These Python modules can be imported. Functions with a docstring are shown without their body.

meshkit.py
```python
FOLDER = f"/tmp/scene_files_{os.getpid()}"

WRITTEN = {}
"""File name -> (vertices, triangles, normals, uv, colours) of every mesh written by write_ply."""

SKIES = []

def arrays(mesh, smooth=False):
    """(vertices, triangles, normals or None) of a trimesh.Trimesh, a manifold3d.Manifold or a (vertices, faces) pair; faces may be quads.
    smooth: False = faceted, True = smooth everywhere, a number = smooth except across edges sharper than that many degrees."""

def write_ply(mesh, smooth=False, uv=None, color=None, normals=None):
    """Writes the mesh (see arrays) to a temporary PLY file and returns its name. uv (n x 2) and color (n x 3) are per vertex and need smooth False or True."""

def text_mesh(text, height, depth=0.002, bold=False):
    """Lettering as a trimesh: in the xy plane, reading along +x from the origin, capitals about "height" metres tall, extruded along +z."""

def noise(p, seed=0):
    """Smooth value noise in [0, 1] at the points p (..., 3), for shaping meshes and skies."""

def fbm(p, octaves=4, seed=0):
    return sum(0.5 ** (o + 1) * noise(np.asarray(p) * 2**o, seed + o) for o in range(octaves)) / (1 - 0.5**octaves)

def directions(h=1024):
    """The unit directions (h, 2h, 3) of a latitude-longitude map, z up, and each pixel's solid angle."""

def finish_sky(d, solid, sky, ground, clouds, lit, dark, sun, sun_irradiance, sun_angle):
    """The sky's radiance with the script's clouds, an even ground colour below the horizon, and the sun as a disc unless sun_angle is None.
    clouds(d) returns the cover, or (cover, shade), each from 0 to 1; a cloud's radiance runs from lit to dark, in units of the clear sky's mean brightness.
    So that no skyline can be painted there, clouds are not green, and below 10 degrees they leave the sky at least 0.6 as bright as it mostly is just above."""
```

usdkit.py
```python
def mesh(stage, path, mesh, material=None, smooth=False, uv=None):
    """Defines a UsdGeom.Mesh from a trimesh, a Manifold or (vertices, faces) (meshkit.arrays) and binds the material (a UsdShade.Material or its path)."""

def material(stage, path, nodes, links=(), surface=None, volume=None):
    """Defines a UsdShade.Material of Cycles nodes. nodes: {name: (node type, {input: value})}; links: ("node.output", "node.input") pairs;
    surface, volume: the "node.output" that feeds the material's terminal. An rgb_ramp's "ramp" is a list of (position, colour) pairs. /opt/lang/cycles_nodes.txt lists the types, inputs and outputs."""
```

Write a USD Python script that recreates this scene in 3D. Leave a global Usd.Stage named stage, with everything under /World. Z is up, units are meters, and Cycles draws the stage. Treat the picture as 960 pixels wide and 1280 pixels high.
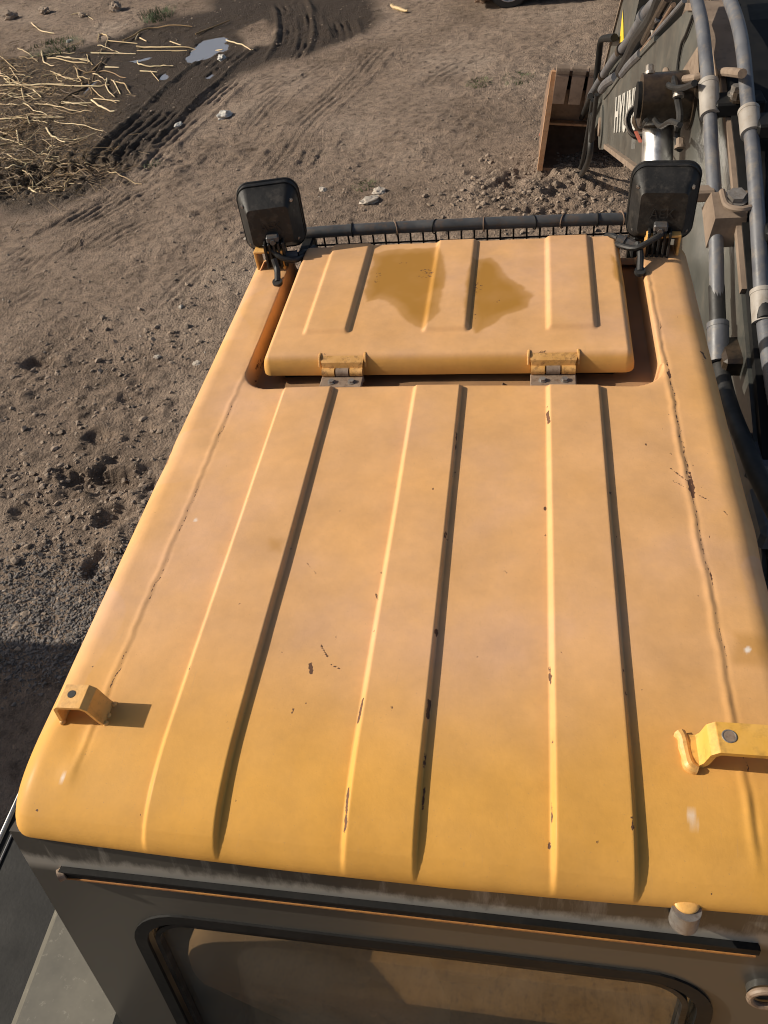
import math, random
import numpy as np, trimesh, usdkit, meshkit
import manifold3d as m3
from shapely.geometry import Polygon, box as sbox, Point
from shapely import contains_xy
import shapely
from scipy.interpolate import RegularGridInterpolator
from pxr import Usd, UsdGeom, UsdLux, UsdShade, Gf, Sdf, Vt

rng = np.random.default_rng(7)
random.seed(7)
stage = Usd.Stage.CreateInMemory()
UsdGeom.SetStageUpAxis(stage, UsdGeom.Tokens.z)
UsdGeom.SetStageMetersPerUnit(stage, 1.0)
UsdGeom.Xform.Define(stage, '/World')
UsdGeom.Scope.Define(stage, '/World/Looks')

# ------------------------------------------------------------------ camera, sky, sun, exposure
EXPOSURE, SUN, SKY = 0.42, 1.0, 0.057
SUN_EL, SUN_AZ = math.radians(30), -math.pi / 2           # sun straight to the left of the machine
CAM = np.array([0, 0, 3.9])
F = 960.0                                                  # focal length in pixels of the 960 wide photograph
fwd_ = np.array([192., -1079, F]); fwd_ /= np.linalg.norm(fwd_)
rgt_ = np.array([5214., 160, -960]); rgt_ -= fwd_ * (rgt_ @ fwd_); rgt_ /= np.linalg.norm(rgt_)
ROT = np.stack([rgt_, fwd_, np.cross(rgt_, fwd_)], 1)      # world axes seen by the camera (right, down, forward)
cam = UsdGeom.Camera.Define(stage, '/World/camera')
cam.CreateHorizontalApertureAttr(36.0); cam.CreateVerticalApertureAttr(48.0)
cam.CreateFocalLengthAttr(36.0 * F / 960); cam.CreateClippingRangeAttr(Gf.Vec2f(0.05, 1000))
cam.CreateExposureAttr(EXPOSURE)
r_, u_, b_ = ROT[0], -ROT[1], -ROT[2]
cam.AddTransformOp().Set(Gf.Matrix4d(*r_, 0, *u_, 0, *b_, 0, *CAM, 1))

dome = UsdLux.DomeLight.Define(stage, '/World/sky')
skym = usdkit.material(stage, '/World/Looks/sky', {
    's': ('sky_texture', {'sky_type': 'single_scattering', 'sun_disc': False, 'aerosol_density': 3.5, 'ozone_density': .4, 'sun_elevation': SUN_EL, 'sun_rotation': SUN_AZ}),
    'b': ('background_shader', {'strength': SKY})}, [('s.color', 'b.color')], surface='b.background')
UsdShade.MaterialBindingAPI.Apply(dome.GetPrim()).Bind(skym)
dome.GetPrim().SetCustomDataByKey('kind', 'structure')
sun = UsdLux.DistantLight.Define(stage, '/World/sun')
sun.CreateNormalizeAttr(True); sun.CreateIntensityAttr(SUN); sun.CreateAngleAttr(0.5)
sun.CreateColorAttr(Gf.Vec3f(1.0, 0.91, 0.77))
sun.AddRotateYOp().Set(-(90 - math.degrees(SUN_EL)))

# ------------------------------------------------------------------ helpers
def ray(px, py): return ROT.T @ np.array([px - 480., py - 640, F])
def on_z(px, py, z=0.0): r = ray(px, py); return CAM + r * ((z - CAM[2]) / r[2])
def on_x(px, py, x): r = ray(px, py); return CAM + r * ((x - CAM[0]) / r[0])
used = {}
def numbered(parent, name):
    k = (parent, name); n = used.get(k, -1) + 1; used[k] = n
    return f'{parent}/{name}' + (f'_{n:03d}' if n else '')
def P(parent): return '/World' if parent is None else str(parent.GetPath())
def obj(name, mesh, mat, parent=None, smooth=30, attrs=None):
    path = numbered(P(parent), name)
    m = usdkit.mesh(stage, path, mesh, mat, smooth=smooth)
    for k, v in (attrs or {}).items():
        UsdGeom.PrimvarsAPI(m).CreatePrimvar(k, Sdf.ValueTypeNames.FloatArray, 'vertex').Set(Vt.FloatArray.FromNumpy(np.asarray(v, np.float32)))
    return m.GetPrim()
def tag(o, label=None, cat=None, group=None, kind=None):
    for k, v in (('label', label), ('category', cat), ('group', group), ('kind', kind)):
        if v: o.SetCustomDataByKey(k, v)
    return o
def thing(name, label, cat, loc=(0, 0, 0), rz=0, group=None):
    x = UsdGeom.Xform.Define(stage, numbered('/World', name))
    x.AddTranslateOp().Set(Gf.Vec3d(*map(float, loc)))
    if rz: x.AddRotateZOp().Set(float(math.degrees(rz)))
    return tag(x.GetPrim(), label, cat, group)
def cat(*ms): return trimesh.util.concatenate([m for m in ms])
def hull(pts): return trimesh.convex.convex_hull(np.asarray(pts, float))
def cbox(lo, hi, c=0.004):
    lo, hi = np.array(lo, float), np.array(hi, float); c = min(c, 0.45 * (hi - lo).min()); p = []
    for i in range(8):
        s = np.array([(i >> k) & 1 for k in range(3)]); q = np.where(s, hi, lo); d = np.where(s, -c, c)
        for k in range(3):
            e = d.copy(); e[k] = 0; p.append(q + e)
    return hull(p)
def rot(m, axis, deg, about=(0, 0, 0)):
    m = m.copy(); m.apply_transform(trimesh.transformations.rotation_matrix(math.radians(deg), axis, about)); return m
def move(m, t): m = m.copy(); m.apply_translation(t); return m
def spline(pts, n=8):
    p = np.asarray(pts, float)
    if len(p) < 3: return p
    q = np.vstack([2 * p[0] - p[1], p, 2 * p[-1] - p[-2]]); out = []
    for i in range(len(p) - 1):
        a, b, c, d = q[i:i + 4]
        for t in np.linspace(0, 1, n, endpoint=False):
            out.append(0.5 * (2 * b + (c - a) * t + (2 * a - 5 * b + 4 * c - d) * t * t + (3 * b - a - 3 * c + d) * t ** 3))
    return np.vstack([out, p[-1]])
def tube(pts, r, n=12, smooth_n=6, cap=True):
    p = spline(pts, smooth_n); r = np.broadcast_to(np.asarray(r, float), (len(p),)) if np.ndim(r) == 0 else np.interp(np.linspace(0, 1, len(p)), np.linspace(0, 1, len(r)), r)
    t = np.gradient(p, axis=0); t /= np.linalg.norm(t, axis=1, keepdims=True) + 1e-12
    u = np.cross(t[0], [0, 0, 1.0]); u = np.cross(t[0], [0, 1.0, 0]) if np.linalg.norm(u) < .1 else u
    V, a = [], np.linspace(0, 2 * np.pi, n, endpoint=False)
    for i in range(len(p)):
        u = u - t[i] * (u @ t[i]); u /= np.linalg.norm(u); w = np.cross(t[i], u)
        V.append(p[i] + r[i] * (np.cos(a)[:, None] * u + np.sin(a)[:, None] * w))
    V = np.vstack(V); Fc = []
    for i in range(len(p) - 1):
        for k in range(n):
            A, B, C, D = i * n + k, i * n + (k + 1) % n, (i + 1) * n + (k + 1) % n, (i + 1) * n + k
            Fc += [[A, B, C], [A, C, D]]
    if cap:
        V = np.vstack([V, p[0], p[-1]]); e = len(V)
        for k in range(n):
            Fc += [[e - 2, (k + 1) % n, k], [e - 1, (len(p) - 1) * n + k, (len(p) - 1) * n + (k + 1) % n]]
    return trimesh.Trimesh(V, Fc, process=False)
def cyl(a, b, r, n=24): return tube([a, b], r, n)
def ring(c, axis, R, r, n=28, k=10):
    axis = np.array(axis, float); axis /= np.linalg.norm(axis); u = np.cross(axis, [0, 0, 1.0])
    u = np.array([1.0, 0, 0]) if np.linalg.norm(u) < .1 else u / np.linalg.norm(u); w = np.cross(axis, u)
    a = np.linspace(0, 2 * np.pi, n + 1)
    return tube(np.array(c) + R * (np.cos(a)[:, None] * u + np.sin(a)[:, None] * w), r, k, 1, False)
def extr(poly, h): return trimesh.creation.extrude_polygon(poly, h, engine='earcut')
def yz(poly, x0, x1):
    """polygon in (y, z) extruded from x0 to x1"""
    m = extr(poly, x1 - x0); v = m.vertices.copy(); m.vertices = np.column_stack([x0 + v[:, 2], v[:, 0], v[:, 1]])
    return m
def xz(poly, y0, y1):
    m = extr(poly, y1 - y0); v = m.vertices.copy(); m.vertices = np.column_stack([v[:, 0], y1 - v[:, 2], v[:, 1]])
    return m
def rrect(x0, y0, x1, y1, r): return sbox(x0 + r, y0 + r, x1 - r, y1 - r).buffer(r, quad_segs=8)
def hexbolt(c, axis, r, h):
    axis = np.array(axis, float); axis /= np.linalg.norm(axis); c = np.array(c, float)
    return cat(cyl(c, c + axis * h, r, 6), cyl(c + axis * 0.0005, c + axis * h * .3, r * 1.35, 16))
def sstep(x, a, b): t = np.clip((x - a) / (b - a), 0, 1); return t * t * (3 - 2 * t)
def segdist(X, Y, pts):
    d = np.full(X.shape, 1e9)
    for (a, b), (c, e) in zip(pts[:-1], pts[1:]):
        dx, dy = c - a, e - b; t = np.clip(((X - a) * dx + (Y - b) * dy) / (dx * dx + dy * dy + 1e-12), 0, 1)
        d = np.minimum(d, np.hypot(X - a - t * dx, Y - b - t * dy))
    return d
def polysd(X, Y, poly):
    """signed distance (negative inside) to a polygon"""
    pts = list(poly) + [poly[0]]; d = segdist(X, Y, pts)
    ins = contains_xy(Polygon(poly).buffer(0), X.ravel(), Y.ravel()).reshape(X.shape)
    return np.where(ins, -d, d)
def n3(x, y, s, seed=0, z=0.37): return meshkit.noise(np.stack([x * s, y * s, np.full_like(x, z)], -1), seed)
def fb(x, y, s, o=4, seed=0): return sum(.5 ** (k + 1) * n3(x, y, s * 2 ** k, seed + k) for k in range(o)) / (1 - .5 ** o)

# ------------------------------------------------------------------ materials
L = '/World/Looks/'
def mat(name, nodes, links, surface='p.BSDF', volume=None): return usdkit.material(stage, L + name, nodes, links, surface, volume)
def paint(name, c1, c2, rough=.5, scale=3., metallic=0., bump=.15, bscale=120., spec=.5, dirt=None, dirt_amt=.5):
    """worn paint: two tones mixed by noise, fine relief, optional dust patches"""
    n = {'g': ('geometry', {}), 'n': ('noise_texture', {'scale': scale, 'detail': 6, 'roughness': .62}),
         'r': ('rgb_ramp', {'ramp': [(.35, c1), (.68, c2)]}),
         'n2': ('noise_texture', {'scale': bscale, 'detail': 3}), 'b': ('bump', {'strength': bump, 'distance': .002}),
         'rr': ('map_range', {'from_min': .3, 'from_max': .7, 'to_min': max(.05, rough - .12), 'to_max': min(1, rough + .15)}),
         'p': ('principled_bsdf', {'metallic': metallic, 'specular_ior_level': spec})}
    k = [('g.position', 'n.vector'), ('g.position', 'n2.vector'), ('n.fac', 'r.fac'), ('n2.fac', 'b.height'), ('b.normal', 'p.normal'), ('n.fac', 'rr.value'), ('rr.result', 'p.roughness')]
    if dirt:
        n.update({'n4': ('noise_texture', {'scale': scale * 3.1, 'detail': 8, 'roughness': .7}), 'dm': ('map_range', {'from_min': .5, 'from_max': .7, 'to_min': 0, 'to_max': dirt_amt, 'clamp': True}),
                  'dx': ('mix', {'color2': dirt})})
        k += [('g.position', 'n4.vector'), ('n4.fac', 'dm.value'), ('dm.result', 'dx.fac'), ('r.color', 'dx.color1'), ('dx.color', 'p.base_color')]
    else: k += [('r.color', 'p.base_color')]
    return mat(name, n, k)

RUST = (.105, .048, .024)
def yellow(name, dusty=True):
    """faded yellow paint; vertex marks: chip (rust), stain (wet or unfaded), white, floor (grime and painted hatch shade), clean (less dust)"""
    n = {'g': ('geometry', {}), 'sx': ('separate_xyz', {}),
         'n': ('noise_texture', {'scale': 4.2, 'detail': 8, 'roughness': .6}),
         'fade': ('rgb_ramp', {'ramp': [(.28, (.665, .358, .136)), (.5, (.66, .370, .168)), (.72, (.61, .358, .212))]}),
         'sat': ('rgb_ramp', {'ramp': [(.3, (.645, .322, .050)), (.7, (.67, .350, .080))]}),
         'mps': ('mapping', {'scale': (240, 18, 60)}), 'nsc': ('noise_texture', {'scale': 1, 'detail': 3, 'roughness': .6, 'distortion': .6}), 'scm': ('map_range', {'from_min': .66, 'from_max': .74, 'to_min': 0, 'to_max': .22, 'clamp': True}), 'msc': ('mix', {'color2': (.46, .27, .13)}),
         'nsp': ('noise_texture', {'scale': 260, 'detail': 2, 'roughness': .8}), 'spm': ('map_range', {'from_min': .66, 'from_max': .76, 'to_min': 0, 'to_max': .40, 'clamp': True}), 'msp': ('mix', {'color2': (.34, .20, .10)}),
         'mcl': ('attribute', {'attribute': 'clean'}), 'm1': ('mix', {}),
         'n5': ('noise_texture', {'scale': 9, 'detail': 8, 'roughness': .7}),
         'sp': ('map_range', {'from_min': .3, 'from_max': .72, 'to_min': .82, 'to_max': 1.08, 'clamp': True}),
         'mm': ('vector_math', {'math_type': 'scale'}),
         'ast': ('attribute', {'attribute': 'stain'}), 'm2': ('mix', {'color2': (.37, .178, .026)}),
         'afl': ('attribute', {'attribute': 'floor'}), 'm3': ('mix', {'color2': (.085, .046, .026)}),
         'awh': ('attribute', {'attribute': 'white'}), 'm4': ('mix', {'color2': (.75, .68, .6)}),
         'ach': ('attribute', {'attribute': 'chip'}), 'nc': ('noise_texture', {'scale': 130, 'detail': 4, 'roughness': .7}),
         'ca': ('math', {'math_type': 'add'}), 'cm': ('map_range', {'from_min': .98, 'from_max': 1.04, 'clamp': True}),
         'm5': ('mix', {'color2': RUST}),
         'rr': ('math', {'math_type': 'multiply_add', 'value2': -.22, 'value3': .60}), 'rn': ('math', {'math_type': 'multiply_add', 'value2': .25}),
         'nb': ('noise_texture', {'scale': 160, 'detail': 6, 'roughness': .75}), 'b': ('bump', {'strength': .22, 'distance': .0012}),
         'p': ('principled_bsdf', {'specular_ior_level': .4, 'coat_weight': .05, 'coat_roughness': .3})}
    k = [('g.position', x + '.vector') for x in ('n', 'n5', 'nc', 'nb')]
    k += [('n.fac', 'fade.fac'), ('n.fac', 'sat.fac'), ('mcl.fac', 'm1.fac'), ('fade.color', 'm1.color1'), ('sat.color', 'm1.color2'),
          ('n5.fac', 'sp.value'), ('m1.color', 'mm.vector1'), ('sp.result', 'mm.scale'),
          ('g.position', 'mps.vector'), ('mps.vector', 'nsc.vector'), ('nsc.fac', 'scm.value'), ('scm.result', 'msc.fac'), ('mm.vector', 'msc.color1'), ('g.position', 'nsp.vector'), ('nsp.fac', 'spm.value'), ('spm.result', 'msp.fac'), ('msc.color', 'msp.color1'), ('msp.color', 'm2.color1'), ('ast.fac', 'm2.fac'), ('m2.color', 'm3.color1'), ('afl.fac', 'm3.fac'), ('m3.color', 'm4.color1'), ('awh.fac', 'm4.fac'),
          ('ach.fac', 'ca.value1'), ('nc.fac', 'ca.value2'), ('ca.value', 'cm.value'), ('m4.color', 'm5.color1'), ('cm.result', 'm5.fac'), ('m5.color', 'p.base_color'),
          ('ast.fac', 'rr.value1'), ('rr.value', 'rn.value3'), ('n5.fac', 'rn.value1'), ('rn.value', 'p.roughness'), ('nb.fac', 'b.height'), ('b.normal', 'p.normal')]
    return mat(name, n, k)
M = {}
M['yellow'] = yellow('faded_yellow_paint')
M['yellow_small'] = paint('yellow_bracket_paint', (.68, .36, .09), (.74, .42, .14), .45, 14, dirt=(.12, .055, .02), dirt_amt=.45, bscale=200)
M['rusty_yellow'] = paint('rust_stained_yellow_paint', (.52, .27, .07), (.66, .37, .13), .6, 30, dirt=(.13, .058, .022), dirt_amt=.85)
M['yellow_chipped'] = paint('bright_chipped_yellow_paint', (.66, .355, .06), (.71, .40, .10), .5, 14, dirt=(.10, .045, .02), dirt_amt=.45)
M['charcoal'] = paint('charcoal_cab_paint', (.030, .029, .027), (.050, .048, .043), .32, 4, dirt=(.11, .10, .085), dirt_amt=.5)
M['boom_grey'] = paint('grey_boom_paint', (.045, .047, .043), (.098, .098, .087), .40, 2.2, dirt=(.17, .145, .115), dirt_amt=.5)
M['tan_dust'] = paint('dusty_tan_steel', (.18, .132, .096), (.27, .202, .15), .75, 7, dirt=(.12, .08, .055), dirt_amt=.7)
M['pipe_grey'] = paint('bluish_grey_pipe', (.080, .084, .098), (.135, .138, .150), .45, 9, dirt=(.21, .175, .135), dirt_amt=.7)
M['clamp_white'] = paint('pale_clamp', (.24, .215, .19), (.34, .31, .275), .5, 12, dirt=(.2, .15, .1))
M['black_plastic'] = paint('black_plastic', (.008, .008, .008), (.016, .015, .0145), .5, 12, bump=.3, spec=.35, dirt=(.075, .065, .055), dirt_amt=.5)
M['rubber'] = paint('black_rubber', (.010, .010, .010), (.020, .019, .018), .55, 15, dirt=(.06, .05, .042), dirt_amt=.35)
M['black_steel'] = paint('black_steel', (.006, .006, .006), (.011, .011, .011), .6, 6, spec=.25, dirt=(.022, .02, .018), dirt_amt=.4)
M['steel_bar'] = paint('dark_steel_bar', (.045, .047, .050), (.075, .075, .077), .4, 14, dirt=(.13, .075, .04), dirt_amt=.6)
M['bolt'] = paint('grey_bolt_steel', (.22, .20, .18), (.34, .31, .28), .42, 30, metallic=.5, dirt=(.12, .07, .04))
M['hinge_steel'] = paint('brown_hinge_steel', (.20, .145, .105), (.29, .21, .15), .55, 25, dirt=(.09, .045, .02), dirt_amt=.8)
M['chrome'] = paint('chrome_rod', (.75, .75, .74), (.82, .82, .82), .34, 9, metallic=1., bump=.02)
M['oily'] = paint('oily_brown_casting', (.016, .012, .009), (.060, .040, .024), .28, 12, dirt=(.012, .009, .007), dirt_amt=.8)
M['rust'] = paint('rusty_bucket_steel', (.11, .066, .042), (.22, .14, .092), .7, 6, dirt=(.28, .19, .13), dirt_amt=.5)
M['tooth'] = paint('worn_brown_tooth_steel', (.20, .135, .095), (.30, .21, .15), .65, 6, dirt=(.09, .05, .03), dirt_amt=.5)
M['rust_edge'] = paint('bright_rust_edge', (.48, .25, .12), (.52, .33, .2), .75, 9, dirt=(.2, .1, .05), dirt_amt=.6)
M['silver'] = paint('silver_trim', (.42, .42, .42), (.55, .55, .54), .35, 10, metallic=.7)
M['orange_rust'] = paint('rusty_orange_lip', (.42, .19, .045), (.30, .12, .035), .7, 25, dirt=(.05, .03, .02))
M['dusty_lip'] = paint('dusty_grey_lip', (.10, .093, .08), (.26, .24, .21), .8, 40, dirt=(.05, .047, .04))
M['white_print'] = paint('white_print', (.50, .48, .44), (.62, .60, .55), .5, 20, dirt=(.2, .18, .15), dirt_amt=.6)
M['yellow_print'] = paint('yellow_print', (.75, .50, .03), (.80, .55, .05), .5, 20)
M['seat'] = paint('tan_seat_cloth', (.50, .32, .17), (.58, .38, .22), .85, 10, bump=.4, bscale=300)
M['interior'] = paint('brown_interior_lining', (.16, .13, .10), (.22, .18, .135), .6, 8)
M['litter'] = paint('pale_litter', (.42, .40, .36), (.55, .53, .49), .6, 20)
M['red_litter'] = paint('red_litter', (.4, .1, .06), (.45, .13, .08), .6, 20)
M['stone'] = paint('grey_brown_stone', (.19, .145, .108), (.33, .255, .195), .9, 18, bump=.5, bscale=60)
M['gravel'] = paint('fine_grey_gravel', (.10, .088, .078), (.24, .21, .19), .9, 30, bump=.4, bscale=90)
M['pale_stone'] = paint('pale_stone', (.36, .31, .26), (.46, .41, .35), .9, 18, bump=.5, bscale=60)
M['car_paint'] = paint('dark_car_paint', (.012, .013, .016), (.016, .017, .02), .2, 3, bump=.0)
M['alloy'] = paint('alloy_wheel', (.5, .5, .52), (.58, .58, .6), .3, 8, metallic=.9)
M['container'] = paint('blue_grey_container_paint', (.09, .12, .16), (.12, .15, .19), .5, 2, dirt=(.12, .06, .03))
# grey hood deck with dust and pale specks
M['deck'] = mat('dusty_olive_deck', {
    'g': ('geometry', {}), 'n': ('noise_texture', {'scale': 5, 'detail': 7, 'roughness': .65}), 'r': ('rgb_ramp', {'ramp': [(.3, (.055, .050, .038)), (.7, (.145, .132, .100))]}),
    'v': ('noise_texture', {'scale': 70, 'detail': 5, 'roughness': .75}), 'v2': ('map_range', {'from_min': .6, 'from_max': .72, 'to_min': 0, 'to_max': .6, 'clamp': True}),
    'm': ('mix', {'color2': (.26, .24, .19)}), 'b': ('bump', {'strength': .15, 'distance': .002}), 'p': ('principled_bsdf', {'roughness': .62})},
    [('g.position', 'n.vector'), ('g.position', 'v.vector'), ('n.fac', 'r.fac'), ('v.fac', 'v2.value'), ('v2.result', 'm.fac'), ('r.color', 'm.color1'), ('m.color', 'p.base_color'), ('v2.result', 'b.height'), ('b.normal', 'p.normal')])
# rear panel under the yellow: charcoal with pale run marks
M['streaky'] = mat('streaky_charcoal', {
    'g': ('geometry', {}), 'mp': ('mapping', {'scale': (30, 1.5, 4.0)}), 'n': ('noise_texture', {'scale': 1, 'detail': 7, 'roughness': .72}),
    'w': ('map_range', {'from_min': .52, 'from_max': .72, 'to_min': .06, 'to_max': .75, 'clamp': True}),
    'sx': ('separate_xyz', {}), 'low': ('map_range', {'from_min': 2.836, 'from_max': 2.818, 'to_min': 1.0, 'to_max': .10, 'clamp': True}), 'wm': ('math', {'math_type': 'multiply'}),
    'dz': ('map_range', {'from_min': 2.886, 'from_max': 2.836, 'to_min': -.55, 'to_max': .45}), 'mp2': ('mapping', {'scale': (42, 10, 16)}), 'n2': ('noise_texture', {'scale': 1, 'detail': 8, 'roughness': .7}),
    'ds': ('math', {'math_type': 'add'}), 'dm': ('map_range', {'from_min': .46, 'from_max': .80, 'to_max': .85, 'clamp': True}), 'dl': ('math', {'math_type': 'multiply'}), 'mxx': ('math', {'math_type': 'maximum'}),
    'm': ('mix', {'color1': (.050, .045, .037), 'color2': (.36, .335, .29)}), 'p': ('principled_bsdf', {'roughness': .36, 'specular_ior_level': .5})},
    [('g.position', 'mp.vector'), ('mp.vector', 'n.vector'), ('n.fac', 'w.value'), ('g.position', 'sx.vector'), ('sx.z', 'low.value'), ('low.result', 'wm.value1'), ('w.result', 'wm.value2'),
     ('sx.z', 'dz.value'), ('g.position', 'mp2.vector'), ('mp2.vector', 'n2.vector'), ('n2.fac', 'ds.value1'), ('dz.result', 'ds.value2'), ('ds.value', 'dm.value'), ('dm.result', 'dl.value1'), ('low.result', 'dl.value2'),
     ('wm.value', 'mxx.value1'), ('dl.value', 'mxx.value2'), ('mxx.value', 'm.fac'), ('m.color', 'p.base_color')])
def glass(name, tint):
    return mat(name, {'t': ('transparent_bsdf', {'color': tint}), 'gl': ('glossy_bsdf', {'color': (1, 1, 1), 'roughness': .03}), 'd': ('diffuse_bsdf', {'color': (.30, .27, .22)}),
                      'lw': ('layer_weight', {'blend': .5}), 'pw': ('math', {'math_type': 'power', 'value2': 4.0}), 'f': ('math', {'math_type': 'multiply_add', 'value2': .75, 'value3': .04}), 'n': ('noise_texture', {'scale': 7, 'detail': 6}), 'nm': ('map_range', {'from_min': .3, 'from_max': .8, 'to_min': .06, 'to_max': .22, 'clamp': True}), 'g': ('geometry', {}),
                      'm0': ('mix_closure', {}), 'm': ('mix_closure', {})},
               [('g.position', 'n.vector'), ('n.fac', 'nm.value'), ('nm.result', 'm0.fac'), ('t.BSDF', 'm0.closure1'), ('d.BSDF', 'm0.closure2'), ('lw.facing', 'pw.value1'), ('pw.value', 'f.value1'), ('f.value', 'm.fac'), ('m0.closure', 'm.closure1'), ('gl.BSDF', 'm.closure2')], 'm.closure')
M['glass'] = glass('cab_window_glass', (.72, .70, .66))
M['clear'] = glass('clear_glass', (.86, .87, .86))
def straw(name, a, b):
    return mat(name, {'o': ('object_info', {}), 'gi': ('geometry', {}), 'ad': ('math', {'math_type': 'add'}), 'fr': ('math', {'math_type': 'fraction'}), 'r': ('rgb_ramp', {'ramp': [(0, a), (1, b)]}),
                      'n': ('noise_texture', {'scale': 40, 'detail': 3}), 'x': ('mix', {'mix_type': 'multiply', 'fac': .35}), 'p': ('principled_bsdf', {'roughness': .7})},
               [('o.random', 'ad.value1'), ('gi.random_per_island', 'ad.value2'), ('ad.value', 'fr.value1'), ('fr.value', 'r.fac'), ('gi.position', 'n.vector'), ('r.color', 'x.color1'), ('n.color', 'x.color2'), ('x.color', 'p.base_color')])
M['straw'] = straw('pale_straw', (.62, .45, .23), (.82, .66, .40))
M['straw_dark'] = straw('weathered_straw', (.09, .055, .03), (.42, .27, .12))
M['grass'] = straw('dusty_green_grass', (.05, .085, .025), (.13, .15, .06))
# dirt: wet (dark, glossy), straw litter tint and darker hollows, ruts and near left ground handled by vertex marks
M['dirt'] = mat('packed_dirt', {
    'g': ('geometry', {}), 'n1': ('noise_texture', {'scale': .55, 'detail': 6, 'roughness': .6}), 'n2': ('noise_texture', {'scale': 9, 'detail': 8, 'roughness': .72}),
    'r1': ('rgb_ramp', {'ramp': [(.30, (.215, .158, .118)), (.52, (.325, .246, .190)), (.72, (.425, .333, .264))]}),
    'r2': ('rgb_ramp', {'ramp': [(.30, (.36, .34, .32)), (.47, (.92, .92, .92)), (.70, (1.34, 1.32, 1.28))]}), 'mx': ('vector_math', {'math_type': 'multiply'}),
    'aw': ('attribute', {'attribute': 'wet'}), 'wn': ('math', {'math_type': 'multiply_add', 'value2': .7, 'value3': -.35}), 'wa': ('math', {'math_type': 'add'}), 'wc': ('map_range', {'from_min': .3, 'from_max': .62, 'clamp': True}),
    'md': ('mix', {'color2': (.060, .041, .028)}),
    'as': ('attribute', {'attribute': 'litter'}), 'ns': ('noise_texture', {'scale': 22, 'detail': 7, 'roughness': .75}), 'sm': ('map_range', {'from_min': .45, 'from_max': .65, 'clamp': True}), 'sp': ('math', {'math_type': 'multiply'}),
    'ms': ('mix', {'color2': (.24, .15, .07)}),
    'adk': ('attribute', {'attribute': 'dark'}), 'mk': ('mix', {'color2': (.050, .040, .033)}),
    'v': ('voronoi_texture', {'scale': 38, 'detail': 2, 'randomness': 1}), 'nb': ('noise_texture', {'scale': 55, 'detail': 6, 'roughness': .75}), 'ba': ('math', {'math_type': 'multiply_add', 'value2': -.6}),
    'b': ('bump', {'strength': 1.0, 'distance': .04}), 'ro': ('map_range', {'from_min': 0, 'from_max': 1, 'to_min': .97, 'to_max': .62}),
    'p': ('principled_bsdf', {'specular_ior_level': .2})},
    [('g.position', x + '.vector') for x in ('n1', 'n2', 'ns', 'v', 'nb')] +
    [('n1.fac', 'r1.fac'), ('n2.fac', 'r2.fac'), ('r1.color', 'mx.vector1'), ('r2.color', 'mx.vector2'),
     ('n2.fac', 'wn.value1'), ('wn.value', 'wa.value1'), ('aw.fac', 'wa.value2'), ('wa.value', 'wc.value'), ('wc.result', 'md.fac'),
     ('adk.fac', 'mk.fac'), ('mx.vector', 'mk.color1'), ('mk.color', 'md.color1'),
     ('ns.fac', 'sm.value'), ('sm.result', 'sp.value1'), ('as.fac', 'sp.value2'), ('sp.value', 'ms.fac'), ('md.color', 'ms.color1'), ('ms.color', 'p.base_color'),
     ('v.distance', 'ba.value1'), ('nb.fac', 'ba.value3'), ('ba.value', 'b.height'), ('b.normal', 'p.normal'), ('wc.result', 'ro.value'), ('ro.result', 'p.roughness')])
M['water'] = mat('puddle_water', {'p': ('principled_bsdf', {'base_color': (.20, .20, .225), 'roughness': .02, 'ior': 3.0, 'specular_ior_level': .5})}, [])  # base lightened and ior raised to stand in for bright sky reflection

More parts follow.
